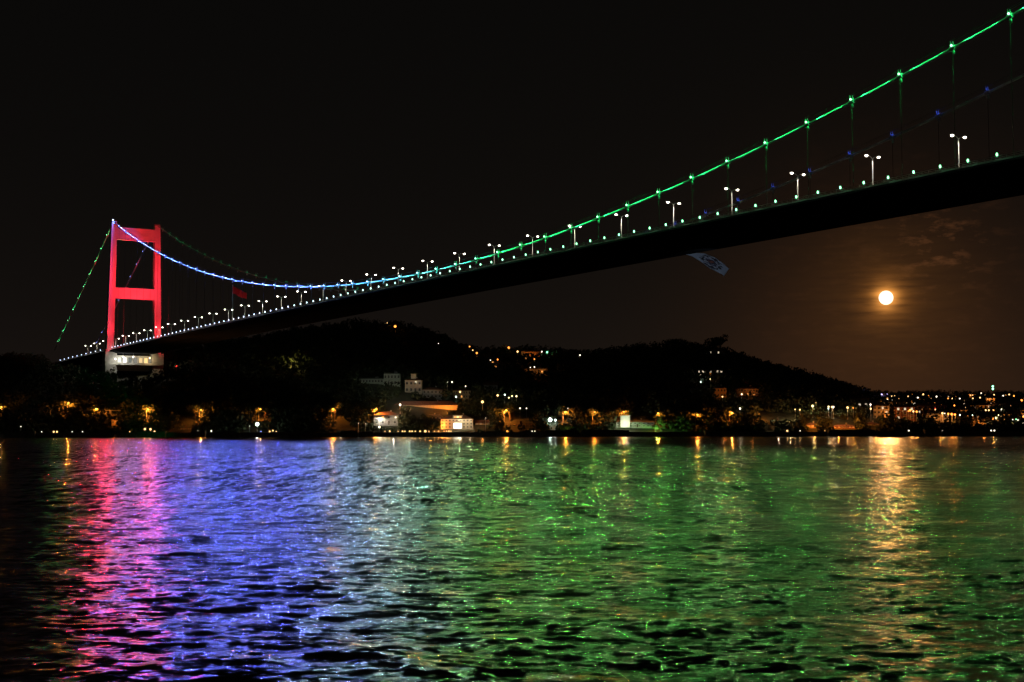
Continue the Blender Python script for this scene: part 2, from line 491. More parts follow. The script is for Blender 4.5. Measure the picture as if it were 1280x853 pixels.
q = MB(); q.tube([(-.8, 0, 0), (.8, 0, 0)], 0.62, 10)
for y in (-.45, .45): q.tube([(0, y, .5), (0, y, 1.9)], 0.09, 5)
q.tube([(0, -.45, .75), (0, .45, .75)], 0.09, 5)
q.box((0, 0, -1.1), (.5, .5, 1.2))
clamp_me = q.mesh('cable_clamp', C_PAINT)
q = MB(); q.ball((0, 0, 0), (0.28, 0.28, 0.26), 8, 6)
ball_mesh = q
NEAR_E = {}
def lamp_mesh(col, s):
    key = tuple(round(c, 2) for c in col)+(s,)
    if key not in NEAR_E:
        w = mix(col, (1, 1, 1), 0.25)
        NEAR_E[key] = ball_mesh.mesh('cable_lamp', E('cable_lamp_glass', w, s))
    return NEAR_E[key]
yaw = math.atan2(AX.y, AX.x)
W_NEAR, W_SPOT, W_FAR, W_OUT = 40.0, 80000.0, 34.0, 11000.0
WATER_AIM = Vector((0, 150, 0))
for off, near in ((0.0, True), (34.4, False)):
    mb = MB()
    ss = np.arange(S_T, S_END+1, HS/4)
    mb.tube([bp(s, off, cable_z(s)) for s in ss], 0.36, 10)
    bs = np.linspace(S_T, S_ANCH, 40)
    mb.tube([bp(s, off, back_z(s)) for s in bs], 0.36, 10)
    cable = bpart(mb, 'main_cable', C_CABLE, None, True)
    cable['label'] = 'brightly lit cable, blue near the tower and green further along' if near else 'dimly lit cable running parallel to the bright one'
    mb = MB()
    for o2 in (-.45, .45):
        mb.tube([bp(s, off+o2, cable_z(s)+1.85) for s in ss], 0.03, 4)
    bpart(mb, 'hand_rope', C_ROPE, cable)
    for n in range(N0, N1+1):
        s = n*HS; z = cable_z(s)
        c = put('cable_clamp', clamp_me, cable, bp(s, off, z))
        c.rotation_euler = (0, -math.atan(2*3.206e-4*(s-S_MID)), yaw)
        col = near_colour(n) if near else far_colour(n)
        top = bp(s, off, z)
        if z - deck_z(s) > 4.4:
            mb = MB(); mb.tube([bp(s, off, z-1.2), bp(s, off, deck_z(s))], 0.07, 5)
            bpart(mb, 'hanger', C_ROPE)
        if near:
            lp = bp(s, off-0.75, z+0.75)
            put('cable_lamp', lamp_mesh(tuple(round(c_, 1) for c_ in col), 8.0), cable, bp(s, off-.55, z+.62))
            lamp('POINT', 'cable_light', lp, col, W_NEAR, cable, 0.2)
            # spot without a fixture, added outside the deck edge to colour the water
            src = bp(s, off-2.9, z-0.6); d_ = (WATER_AIM-src).normalized()
            half = min(45.0, math.degrees(math.asin(max(.1, -d_.dot(NX))))-1.5)
            if n % 2: lamp('SPOT', 'water_fill_spot', src, out_colour(n), 2*W_OUT*(2.1 if n < 6 else 1.5 if n < 11 else 1.08), cable, 0.6, aim=WATER_AIM, size=2*half, blend=.35)
            for sg, w in ((1, 1.0), (-1, 0.5)):
                lamp('SPOT', 'cable_spot', bp(s+sg*1.0, off-0.55, cable_z(s+sg*1.0)+0.28), col, W_SPOT*w*(1.5 if n < 12 else 1.4), cable, 0.12,
                     aim=bp(s+sg*HS, off-.2, cable_z(s+sg*HS)+.1), size=10, blend=0.5)
        else:
            lamp('POINT', 'cable_light', bp(s, off-0.3, z+1.15), col, W_FAR, cable, 0.15)
    for k in range(1, 11):
        s = S_T - k*HS*1.055; z = back_z(s)
        c = put('cable_clamp', clamp_me, cable, bp(s, off, z)); c.rotation_euler = (0, 0.42, yaw)
        col = (0.02, 1.0, 0.22) if near else (0.12, 0.2, 1.0)
        put('cable_lamp', lamp_mesh(col, 4.0), cable, bp(s, off-.55, z+.62))
        lamp('SPOT', 'cable_spot', bp(s-1.0, off-0.9, back_z(s-1.0)+.5), col, 60000 if near else 4000, cable, 0.15,
             aim=bp(s+HS, off-.2, back_z(s+HS)+.1), size=30, blend=.6)
        if near: lamp('SPOT', 'water_fill_spot', bp(s, off-2.9, z), (.10, .5, .08), 800, cable, .4, aim=WATER_AIM, size=24, blend=.35)  # faint green spots added along the backstay to tint the water

# -- tower
tower = bpy.data.objects.new('tower', None); COL.objects.link(tower); tower.parent = bridge; tower.location = -bridge.location
tower['label'] = 'floodlit red steel tower of two legs and two crossbeams'
ZT = cable_z(S_T)
def leg(off_top, off_bot):
    mb = MB()
    zs = [46.0, 66.0, 82, 100, 118, 136, 154, ZT-1.0]
    for z in zs:
        u = (z-66.0)/(ZT-66.0); off = off_bot*(1-u)+off_top*u
        w = 5.6*(1-u)+4.3*u; l = 5.4*(1-u)+4.6*u
        for a, b_ in ((-1, -1), (1, -1), (1, 1), (-1, 1)): mb.v.append(tuple(bp(S_T+a*l/2, off+b_*w/2, z)))
    for k in range(len(zs)-1):
        for j in range(4):
            i0, i1 = k*4+j, k*4+(j+1) % 4
            mb.f.append((i0, i1, i1+4, i0+4))
    i = len(mb.v)-4; mb.f.append((i, i+1, i+2, i+3))
    for z in np.arange(74, ZT-6, 8.6):                 # proud flanges where the plates meet
        u = (z-66.0)/(ZT-66.0); off = off_bot*(1-u)+off_top*u
        mb.box(tuple(bp(S_T, off, float(z))), (5.4*(1-u)+4.6*u+.3, 5.6*(1-u)+4.3*u+.3, .5), yaw)
    u0 = .03; mb.box(tuple(bp(S_T+2.62, (off_bot+off_top)/2, 116)), (.25, .5, 88), yaw)
    o = mb.build('leg', C_TOWER, tower)
    mb = MB()                                        # plate joints and cable saddle
    mb.box(tuple(bp(S_T, off_top, ZT-0.4)), (5.0, 4.0, 1.2), yaw)
    mb.build('cable_saddle', C_PAINT, tower)
    return o
leg(0.2, -1.5); leg(34.6, 36.2)
def beam(z0, z1):
    ob = -1.5*(1-(z0-66)/(ZT-66)); wide = 4.6/2
    mb = MB(); nseg = 8; a0, a1 = 0.2+ob+2.2, 34.4-ob-2.0
    mb.box(tuple(bp(S_T, (a0+a1)/2, (z0+z1)/2)), (4.2, a1-a0, z1-z0), yaw)
    for zz in (z0+.35, (z0+z1)/2-1.2, z1-.35):       # stiffening ribs proud of the face
        mb.box(tuple(bp(S_T+2.16, (a0+a1)/2, zz)), (.22, a1-a0, .3), yaw)
    for k in range(1, nseg):
        mb.box(tuple(bp(S_T+2.14, a0+(a1-a0)*k/nseg, (z0+z1)/2)), (.16, .22, z1-z0-.9), yaw)
    mb.build('crossbeam', C_TOWER, tower)
beam(156.3, 166.2); beam(109.4, 118.0)
RED = (1.0, 0.024, 0.042)
for off, to in ((-1.5, 0.0), (36.5, 34.6)):
    for s_, z_, w in ((-292, 70.6, 1.0), ):
        src = bp(s_, off, z_+1)
        lamp('SPOT', 'tower_floodlight', src, RED, 210000*w, tower, 0.5, aim=bp(S_T, to, 108), size=62, blend=.7)
        lamp('SPOT', 'tower_floodlight', src, RED, 110000*w, tower, 0.5, aim=bp(S_T, to, 76), size=40, blend=.8)
        lamp('SPOT', 'tower_floodlight', src, RED, 430000*w, tower, 0.5, aim=bp(S_T, to, 156), size=34, blend=.9)
        q = MB(); q.box(tuple(src - Vector((0, 0, .3))), (.8, .8, .5), yaw); q.build('floodlight_housing', C_STEEL, tower)
for off in (5.0, 29.5):
    lamp('SPOT', 'tower_floodlight', bp(-300, off, 71.4), RED, 170000, tower, .5, aim=bp(S_T, 17, 125), size=50, blend=.8)
for off, f_ in ((-4.5, 1.0), (31.0, .8)):
    for z_ in (85, 120, 158):
        lamp('SPOT', 'red_water_fill', bp(S_T+4.5, off, z_), (1.0, 0.02, 0.03), 36000*f_, tower, .8, aim=WATER_AIM, size=26, blend=.4)  # bare spots added for the red streak on the water
lamp('POINT', 'aircraft_warning_light', bp(S_T, -.5, ZT+1.4), (0.25, 0.35, 1.0), 2500, tower, .4)
q = MB(); q.ball(tuple(bp(S_T, -.5, ZT+1.3)), .6); q.build('beacon', E('beacon_glass', (0.5, 0.6, 1.0), 5), tower)

# -- pedestal under the near leg and the lit abutment hall under the deck
mb = MB(); mb.box(tuple(bp(S_T, -1.2, 57.5)), (9.5, 9.0, 17), yaw); mb.box(tuple(bp(S_T, -1.2, 66.3)), (10.2, 9.7, .8), yaw)
bpart(mb, 'pedestal', C_CONC)
mb = MB(); mb.box(tuple(bp(S_T, 36, 57.5)), (9.5, 9.0, 17), yaw); bpart(mb, 'pedestal', C_CONC)
hall = thing('abutment_hall', 'floodlit white concrete hall under the bridge deck between the tower legs', 'building', bp(S_T-6, 19.5, 54), yaw)
mb = MB(); mb.box((0, 0, 4.2), (9, 30, 12.0)); mb.box((4.7, 0, 9.9), (1.2, 31, .6)); mb.build('wall', M('white_plaster', (.66, .65, .60), .8, .2, .4), hall)
for k in range(7):
    y = -12.6 + k*4.2
    q = MB(); q.box((4.56, y, 6.6), (.22, 3.1, 4.6)); fr = q.build('window', C_STEEL, hall)
    q = MB(); q.box((4.70, y, 6.6), (.12, 2.7, 4.2)); q.build('pane', E('hall_pane', ((.9, .95, .8), (.95, .95, .85), (.35, .38, .33), (1, .95, .8), (1, .72, .34), (1, .66, .26), (.5, .5, .42))[k], (1.2, 1.6, .5, .25, .9, 1.3, .5)[k]), fr)
q = MB(); q.box((8.2, 0, 2.9), (8.4, 34, .8)); q.box((12.2, 0, 3.7), (.25, 34, 1.0)); q.build('terrace', C_CONC, hall)
for off, z, w, c in ((7, 62.6, 2200, (1, .95, .82)), (15, 62.8, 900, (1, .93, .78)), (28, 62.2, 1500, (1, .70, .34)), (1, 60.6, 700, (1, .95, .80))):
    p = bp(S_T+9, off, z)
    lamp('POINT', 'hall_light', p - Vector((0, 0, 1.1)), c, w, None, .3)
    q = MB(); q.ball((0, 0, 0), .55, 8, 6); lo = thing('hall_lamp', 'bright lamp under the deck in front of the white abutment hall', 'lamp', p, 0, 'lamps of the abutment hall')
    q.build('globe', E('hall_lamp_glass', c, 7), lo); q = MB(); q.tube([(0, 0, .5), (0, 0, 5)], .08, 5); q.build('rod', C_STEEL, lo)

# -- twin street lamps along the central reservation
BR_HEAD = E('bridge_lamp_glass', (1.0, 0.90, 0.74), 11.0)
def bridge_lamp():
    root = thing('street_lamp', 'tall twin headed white street lamp along the middle of the bridge deck', 'street lamp', (0, 0, 0), 0, 'street lamps along the bridge')
    q = MB(); q.tube([(0, 0, 0), (0, 0, 6), (0, 0, 12.2)], [.20, .15, .11], 8); q.build('pole', C_STEEL, root)
    for sg in (-1, 1):
        q = MB(); q.tube([(0, 0, 11.9), (0, sg*.7, 12.5), (0, sg*1.45, 12.75), (0, sg*2.0, 12.8)], .09, 6); q.build('arm', C_STEEL, root)
        q = MB(); q.box((0, sg*2.45, 12.92), (.55, 1.3, .22)); h = q.build('lamp_head', C_STEEL, root)
        q = MB(); q.ball((0, sg*2.45, 12.72), (.38, .52, .34), 10, 6); q.build('lamp_glass', BR_HEAD, h)
    return root
def copy_tree(o, parent=None):
    c = o.copy(); COL.objects.link(c); c.parent = parent
    for ch in list(o.children):
        copy_tree(ch, c)
    return c
proto = bridge_lamp(); first = True
for k in range(-2, 32):
    s = 488.3 - 31.5*k
    o = proto if first else copy_tree(proto); first = False
    o.location = bp(s, 16.9, deck_z(s)+.36); o.rotation_euler.z = yaw
for k in range(-2, 32):
    s = 488.3 - 31.5*k
    p_ = bp(s+.5, 14.3, deck_z(s)+12.6); lamp('SPOT', 'street_light', p_, (1, .86, .66), 5000, None, .3, aim=p_-Vector((0, 0, 5)), size=140, blend=.3)
    if s > 100 and k % 2: lamp('SPOT', 'street_light', bp(s-.5, 14.3, deck_z(s)+12.9), (1, .80, .45), 5200, None, .5, aim=WATER_AIM, size=50, blend=.4)  # second spot at the lamp head, added for warm glints on the water

# ================================================================= flags
def cloth(name, w, h, mat, parent, wave, nu=26, nv=12):
    mb = MB()
    for j in range(nv+1):
        for i in range(nu+1): mb.v.append(tuple(wave(i/nu, j/nv)))
    for j in range(nv):
        for i in range(nu):
            a = j*(nu+1)+i; mb.f.append((a, a+1, a+nu+2, a+nu+1))
    o = mb.build(name, mat, parent, True)
    sm = o.modifiers.new('thickness', 'SOLIDIFY'); sm.thickness = 0.02
    return o
def flag_point(px, py, dy=None):
    """a point near the far underside edge of the deck"""
    d = ray(px, py)
    if dy is None:                                       # its hoist hangs from the underside
        t = (P0 + NX*30.5).dot(NX)/Vector((d.x, d.y, 0)).dot(NX)
    else:
        t = (fa.y + dy)/d.y
    return Vector((d.x*t, d.y*t, CAM_H + d.z*t))
fa = flag_point(857.5, 318.4)
fl = thing('hanging_flag', 'large pale blue and white flag with a dark round emblem flying under the bridge deck', 'flag', fa)
def flag_wave(u, v):
    # long cloth blown to the right, pinched at its hoist
    up = [(857.5, 318.4), (868, 316.6), (880, 317.2), (893, 322.0), (904, 329.5), (911.5, 336.5)]
    lo = [(857.8, 318.8), (866, 321.5), (877, 328.0), (888, 336.2), (898, 341.0), (905.0, 345.5)]
    k = min(4, int(u*5)); t = u*5-k
    e = lambda L: (L[k][0]*(1-t)+L[k+1][0]*t, L[k][1]*(1-t)+L[k+1][1]*t)
    a, b_ = e(up), e(lo)
    p = flag_point(a[0]*(1-v)+b_[0]*v, a[1]*(1-v)+b_[1]*v, 1.0*math.sin(u*7.5+v*1.6)*u + 0.4*math.sin(u*15-v*2)*u)
    return p - fa
fm = bpy.data.materials.new('printed_flag_cloth'); fm.use_nodes = True
nt = fm.node_tree; b = nt.nodes['Principled BSDF']; b.inputs['Roughness'].default_value = .8
def flag_uv(o, nu, nv):
    uv = o.data.uv_layers.new(name='uv')
    for p in o.data.polygons:
        for li in p.loop_indices:
            vi = o.data.loops[li].vertex_index
            uv.data[li].uv = ((vi % (nu+1))/nu, (vi//(nu+1))/nv)
uvn = nt.nodes.new('ShaderNodeUVMap'); uvn.uv_map = 'uv'
mpn = nt.nodes.new('ShaderNodeMapping'); mpn.inputs['Location'].default_value = (-1.16, -.5, 0); mpn.inputs['Scale'].default_value = (2.0, 1.0, 1)
nt.links.new(uvn.outputs[0], mpn.inputs[0])
ln = nt.nodes.new('ShaderNodeVectorMath'); ln.operation = 'LENGTH'; nt.links.new(mpn.outputs[0], ln.inputs[0])
nzf = nt.nodes.new('ShaderNodeTexNoise'); nzf.inputs['Scale'].default_value = 9; nt.links.new(uvn.outputs[0], nzf.inputs['Vector'])
adf = nt.nodes.new('ShaderNodeMath'); adf.operation = 'MULTIPLY_ADD'; nt.links.new(nzf.outputs['Fac'], adf.inputs[0]); adf.inputs[1].default_value = .62; sbf = nt.nodes.new('ShaderNodeMath'); sbf.operation = 'SUBTRACT'; nt.links.new(ln.outputs['Value'], sbf.inputs[0]); sbf.inputs[1].default_value = .22; nt.links.new(sbf.outputs[0], adf.inputs[2])
rp = nt.nodes.new('ShaderNodeValToRGB'); rp.color_ramp.interpolation = 'CONSTANT'
el = rp.color_ramp.elements
el[0].position = 0; el[0].color = (.30, .10, .07, 1); el[1].position = .16; el[1].color = (.03, .03, .05, 1)
for pos_, c in ((.25, (.10, .10, .16, 1)), (.33, (.55, .60, .72, 1)), (.42, (.02, .022, .04, 1)), (.55, (.50, .58, .72, 1))):
    e_ = el.new(pos_); e_.color = c
nt.links.new(adf.outputs[0], rp.inputs['Fac']); nt.links.new(rp.outputs['Color'], b.inputs['Base Color'])
fo = cloth('flag_cloth', 1, 1, fm, fl, flag_wave, 30, 12); flag_uv(fo, 30, 12)
q = MB(); q.tube([(0, 0, 0), tuple(Vector(fa)*0 + Vector((-.4, 0, 2.4)))], .05, 5); q.build('rope', C_STEEL, fl)
lamp('SPOT', 'flag_fill', fa + Vector((4, -32, -10)), (.72, .84, 1.0), 3000, None, .3, aim=fa+Vector((7, 0, -3)), size=44)  # unseen spot in mid air, added to brighten the hanging flag

fp = bp(-113, 20.5, deck_z(-113)+.36)
ft = thing('flagpole', 'tall flagpole with a red flag standing on the bridge deck', 'flagpole', fp)
q = MB(); q.tube([(0, 0, 0), (0, 0, 29)], [.24, .10], 8); q.build('pole', C_STEEL, ft); q = MB(); q.ball((0, 0, 29.2), .3); q.build('finial', C_STEEL, ft)
cloth('flag', 1, 1, M('red_cloth', (.55, .02, .03), .8, .2, .5), ft,
      lambda u, v: Vector((u*9.0, 1.3*math.sin(u*8+v)*u, 28.6 - v*4.6 - u*4.2 + .5*math.sin(u*6+v*2)*u)), 20, 10)
lamp('SPOT', 'flag_fill', fp + Vector((3, -14, 2)), (1, .5, .5), 5000, None, .3, aim=fp+Vector((5, 0, 26)), size=28)  # unseen spot added to brighten the red flag

# ================================================================= moon
mo = MB(); mo.ball((0, 0, 0), 45.0, 48, 24)
moon = mo.build('moon', None, None, True, Vector((0, 0, CAM_H)) + MOON_DIR*9000)
mm = bpy.data.materials.new('moon_surface'); mm.use_nodes = True
nt = mm.node_tree; nt.nodes.clear()
e = nt.nodes.new('ShaderNodeEmission'); o_ = nt.nodes.new('ShaderNodeOutputMaterial'); nz = nt.nodes.new('ShaderNodeTexNoise'); t_ = nt.nodes.new('ShaderNodeTexCoord')
nz.inputs['Scale'].default_value = 0.03; r_ = nt.nodes.new('ShaderNodeValToRGB')
r_.color_ramp.elements[0].color = (1.0, .78, .42, 1); r_.color_ramp.elements[1].color = (1.0, .93, .72, 1)
nt.links.new(t_.outputs['Object'], nz.inputs['Vector']); nt.links.new(nz.outputs['Fac'], r_.inputs['Fac'])
nt.links.new(r_.outputs['Color'], e.inputs['Color']); e.inputs['Strength'].default_value = 2.0
nt.links.new(e.outputs[0], o_.inputs['Surface']); mm.cycles.emission_sampling = 'NONE'
moon.data.materials.append(mm)
tag(moon, 'bright full moon low in the sky with an orange halo', 'moon')

# ================================================================= trees
rng = np.random.default_rng(5)
LEAF = M('foliage', (0.062, 0.085, 0.030), 0.75, 0.45, 0.25)
LEAF_D = M('dark_foliage', (0.040, 0.055, 0.024), 0.8, 0.45, 0.12)
BARK = M('bark', (0.10, 0.075, 0.05), 0.9, 0.3, 1.0)

def leaf_cloud(centres, radii, count, size, seed):
    """leaf-sized faces spread through several lobes: vertices and quads as arrays"""
    r = np.random.default_rng(seed)
    centres = np.asarray(centres, float); radii = np.asarray(radii, float)
    k = r.integers(0, len(centres), count)
    d = r.normal(size=(count, 3)); d /= np.linalg.norm(d, axis=1, keepdims=True)
    rad = radii[k]*(0.45+0.55*r.random(count)**0.5)[:, None]*np.where(r.random(count) < .08, 1.15, 1.0)[:, None]
    c = centres[k] + d*rad
    nrm_ = d + 0.9*r.normal(size=(count, 3)); nrm_ /= np.linalg.norm(nrm_, axis=1, keepdims=True)
    a = np.cross(nrm_, r.normal(size=(count, 3))); a /= np.linalg.norm(a, axis=1, keepdims=True)
    b_ = np.cross(nrm_, a)
    s1 = size*(0.6+0.8*r.random(count))[:, None]; s2 = s1*(0.45+.3*r.random(count))[:, None]
    V = np.stack([c-a*s1, c-b_*s2, c+a*s1, c+b_*s2], 1).reshape(-1, 3)
    return V

def cloud_mesh(name, V, mat):
    me = bpy.data.meshes.new(name); n = len(V)
    me.vertices.add(n); me.vertices.foreach_set('co', V.astype(np.float32).ravel())
    me.loops.add(n); me.loops.foreach_set('vertex_index', np.arange(n, dtype=np.int32))
    me.polygons.add(n//4); me.polygons.foreach_set('loop_start', np.arange(0, n, 4, dtype=np.int32))
    me.update(calc_edges=True); me.materials.append(mat)
    return me

TREE_ME = []
for k in range(6):
    r = np.random.default_rng(100+k)
    H, W = 9.5, 4.6
    lobes = [(r.normal(0, W*.42), r.normal(0, W*.42), H*(.50+.38*r.random())) for _ in range(9)] + [(0, 0, H*.78), (0, 0, H*.6)]
    rad = [(W*(.32+.25*r.random()),)*2 + (W*(.26+.2*r.random()),) for _ in lobes]
    crown = cloud_mesh('crown', leaf_cloud(lobes, rad, 1100, 0.42, 200+k), LEAF)
    q = MB(); q.tube([(0, 0, -0.6), (.1, 0, 2.2), (.05, .1, 4.6), (0, 0, 6.6)], [.34, .26, .2, .1], 7)
    for a in range(6):
        L_ = lobes[a]; q.tube([(0.05, 0, 3.0+.4*a), (L_[0]*.55, L_[1]*.55, 3.6+.35*a+L_[2]*.12), (L_[0]*.95, L_[1]*.95, L_[2])], [.15, .1, .04], 5)
    TREE_ME.append((crown, q.mesh('trunk', BARK)))

def tree(loc, scale, label, group, k=None, sx=1.0, name='tree'):
    k = random.randrange(6) if k is None else k
    t = thing(name, label, 'tree', loc, random.uniform(0, 6.28), group)
    t.scale = (scale*sx, scale*sx, scale)
    put('crown', TREE_ME[k][0], t); put('trunk', TREE_ME[k][1], t)
    return t

# ================================================================= buildings and shore lamps
EXCL = []                                    # places the wood leaves free: x, y, half width, depth in front
def clear(p, hw, front=45.0, back=4.0): EXCL.append((p.x, p.y, hw, front, back))

WARM = E('lit_window_warm', (1.0, 0.62, 0.26), 2.6)
AMBER = E('lit_window_amber', (1.0, 0.42, 0.10), 1.7)
WHITE = E('lit_window_white', (1.0, 0.82, 0.55), 1.0)
GLASS = M('dark_glass', (0.02, 0.022, 0.025), 0.08)
ROOF = M('roof_tiles', (0.16, 0.075, 0.05), 0.85, 0.35, 0.9)
ROOF_G = M('roof_grey', (0.10, 0.10, 0.10), 0.85, 0.3, 0.9)
TRIM = M('window_trim', (0.52, 0.50, 0.46), 0.7)
WALLS = {'cream': M('cream_render', (.46, .42, .33), .85, .15, .6), 'white': M('white_render', (.62, .60, .55), .85, .12, .6),
         'ochre': M('ochre_render', (.42, .28, .14), .85, .2, .6), 'grey': M('grey_render', (.30, .30, .29), .85, .2, .6),
         'wood': M('red_brown_boards', (.26, .10, .06), .8, .25, 1.2), 'pale': M('pale_green_render', (.40, .44, .38), .85, .15, .6)}
WIN_CACHE = {}
def win_mesh(w, h, mat):
    key = (round(w, 2), round(h, 2), mat.name if mat else None)
    if key not in WIN_CACHE:
        q = MB()
        if mat is None:
            for x in (-w/2, w/2, 0): q.box((x, 0, 0), (.12 if x else .07, .16, h+.12))
            for z in (-h/2, h/2, h*.15): q.box((0, -.004, z), (w+.12, .15, .1))
            q.box((0, -.08, -h/2-.1), (w+.36, .3, .1))
            WIN_CACHE[key] = q.mesh('window', TRIM)
        else:
            q.box((0, .03, 0), (w, .05, h)); WIN_CACHE[key] = q.mesh('pane', mat)
    return WIN_CACHE[key]

def house(p, w, d, h, storeys, cols, wall, roof, label, name='house', rz=0.0, lit=(), litmat=WARM, roof_h=None, group=None, win=True, cat='house', door=True):
    """a house whose front (local -y) looks over the water; p is the middle of its front at ground level"""
    t = thing(name, label, cat, p, rz, group)
    q = MB(); q.box((0, d/2, h/2-1.5), (w, d, h+3)); q.box((0, d/2, h-.12), (w+.24, d+.24, .3)); q.build('wall', WALLS[wall], t)
    rh = (w*.22 if roof_h is None else roof_h)
    q = MB(); e = .7
    if roof == 'hip' or roof == 'hipgrey':
        x0, x1, y0, y1 = -w/2-e, w/2+e, -e, d+e; m_ = min(w, d)/2
        if w >= d: r0, r1 = (-w/2+m_*.9, d/2, h+rh), (w/2-m_*.9, d/2, h+rh)
        else: r0, r1 = (0, m_*.9, h+rh), (0, d-m_*.9, h+rh)
        z = h+.04
        if w >= d:
            q.quad((x0, y0, z), (x1, y0, z), r1, r0); q.quad((x1, y1, z), (x0, y1, z), r0, r1)
            q.poly([(x1, y0, z), (x1, y1, z), r1]); q.poly([(x0, y1, z), (x0, y0, z), r0])
        else:
            q.quad((x1, y0, z), (x1, y1, z), r1, r0); q.quad((x0, y1, z), (x0, y0, z), r0, r1)
            q.poly([(x0, y0, z), (x1, y0, z), r0]); q.poly([(x1, y1, z), (x0, y1, z), r1])
        q.poly([(x0, y0, z), (x0, y1, z), (x1, y1, z), (x1, y0, z)])
    elif roof == 'gable':
        x0, x1 = -w/2-e, w/2+e; z = h+.04
        q.quad((x0, -e, z), (x1, -e, z), (x1, d/2, h+rh), (x0, d/2, h+rh)); q.quad((x1, d+e, z), (x0, d+e, z), (x0, d/2, h+rh), (x1, d/2, h+rh))
        q.poly([(x0, d+e, z), (x0, -e, z), (x0, d/2, h+rh)]); q.poly([(x1, -e, z), (x1, d+e, z), (x1, d/2, h+rh)])
    else:
        for c, s in (((0, .1, h+.35), (w+.3, .25, .8)), ((0, d-.1, h+.35), (w+.3, .25, .8)), ((-w/2, d/2, h+.35), (.25, d, .78)), ((w/2, d/2, h+.35), (.25, d, .78)), ((0, d/2, h+.1), (w, d, .14))): q.box(c, s)
        q.box((w*.2, d*.6, h+1.2), (2.2, 2.2, 2.2))
    ro = q.build('roof', ROOF_G if roof in ('flat', 'hipgrey') else ROOF, t)
    if roof != 'flat':
        q = MB(); q.box((w*.18, d*.62, h+rh*.9), (.8, .8, 2.0)); q.box((w*.18, d*.62, h+rh*.9+1.05), (1.0, 1.0, .2)); q.build('chimney', C_CONC, ro)
    if win:
        sh = h/storeys; ww = min(1.5, w/cols*.5); wh = min(1.9, sh*.52)
        for sy in range(storeys):
            for c in range(cols):
                x = (c+.5)*w/cols - w/2; z = (sy+.55)*sh
                f = put('window', win_mesh(ww, wh, None), t, (x, -.05, z))
                mt = litmat if (sy, c) in lit else GLASS
                put('pane', win_mesh(ww, wh, mt), f, (0, 0, 0))
    if door:
        q = MB(); q.box((w*.5/cols*0 + w/cols*.5*(1 if cols % 2 == 0 else 1), -.06, 1.05), (1.1, .14, 2.1)); q.build('door', BARK, t)
    clear(Vector(p), w/2+1.5, 16, d+3)
    return t

def mpx(Y): return Y/F_PX                    # metres across one pixel of the photograph at that distance
def shore_house(px0, px1, ytop, Y, *a, base=None, **k):
    c = at((px0+px1)/2, Y); w = (px1-px0)*mpx(Y)
    d_ = ray((px0+px1)/2, ytop); h = CAM_H + d_.z/d_.y*Y - c.z
    return house(c, w, k.pop('depth', w*.7), h, *a, **k), c, w, h

def flood(loc, col, w, aim=None, size=80, radius=.3):
    return lamp('POINT' if aim is None else 'SPOT', 'house_and_fill_light', loc, col, w, None, radius, aim, size)

SOD = (1.0, 0.27, 0.03)
WLT = (1.0, 0.90, 0.72)

# -- waterfront houses
t, c, w, h = shore_house(467, 497, 519, 919, 2, 4, 'grey', 'hip', 'two storey grey waterfront house with white lit porch beside the lamp lit terrace', depth=11, roof_h=2.6, lit=((1, 1),), litmat=AMBER)
q = MB(); q.box((-w*.25, -1.6, 4.2), (w*.46, 3.2, .25)); [q.tube([(-w*.25+x, -3.0, 0), (-w*.25+x, -3.0, 4.1)], .12, 6) for x in (-3.2, 0, 3.2)]; q.build('porch', WALLS['white'], t)
q = MB(); q.box((-w*.27, -2.9, 4.55), (w*.36, .2, .5)); q.build('glowing_fascia', WHITE, t)  # board glows by itself; the porch lamp light is put into it
flood(c + Vector((-3.5, -3.6, 3.2)), WLT, 2000); flood(c + Vector((6, -9, 5)), (1, .75, .45), 2200)
t, c, w, h = shore_house(551, 591, 524, 917, 3, 9, 'cream', 'hip', 'cream three storey waterside mansion with glowing white entrance and attic windows', name='mansion', depth=14, roof_h=3.2, lit=((1, 4), (1, 5)), litmat=WARM)
q = MB(); q.box((w*.02, -.1, 1.9), (5.4, .3, 3.6)); q.build('entrance', E('entrance_light', (1.0, .97, .85), 3.0), t)
q = MB(); q.box((w*.02, 3.2, h+1.3), (w*.28, 3.5, 1.9)); q.box((w*.02, 3.2, h+2.4), (w*.32, 4.2, .2)); dm = q.build('dormer', WALLS['cream'], t)
for x in (-1.6, 0, 1.8): q = MB(); q.box((w*.02+x, 1.38, h+1.3), (1.2, .12, 1.1)); q.build('window', AMBER if x else WARM, t)
flood(c + Vector((-w*.45, -2.5, 2.5)), SOD, 3500); flood(c + Vector((2, -7, 6)), (1, .8, .5), 2600); flood(c + Vector((9, -8, 6)), (1, .75, .42), 1800)
# long low building behind them with an orange washed wall
c3 = at(532, 944); t = house(c3, 44, 9, 7.0, 1, 12, 'cream', 'hip', 'long low building with an orange lit wall behind the waterside mansion', name='long_building', roof_h=3.0, win=False, door=False)
c3z = CAM_H + (540-519.0)/F_PX*944; t.location.z = c3z - .2
flood(Vector((c3.x+14.5, 939.5, c3z+5.0)), SOD, 4200); flood(Vector((c3.x+4, 936.0, c3z+6)), SOD, 1800); flood(Vector((c3.x-12, 935.0, c3z+6)), (1,.7,.4), 1300)
t, c, w, h = shore_house(484, 513, 512, 938, 2, 6, 'cream', 'hip', 'cream hipped house between the grey porch house and the long orange lit building', depth=9, roof_h=2.4, door=False)
flood(c + Vector((4, -9, 5)), (1, .72, .42), 1600)
t, c, w, h = shore_house(594, 612, 529, 921, 2, 4, 'ochre', 'gable', 'small ochre gabled house beside the waterside mansion', depth=8, roof_h=2.2, lit=((0, 1),), litmat=AMBER)
flood(c + Vector((0, -6, 4)), SOD, 500)
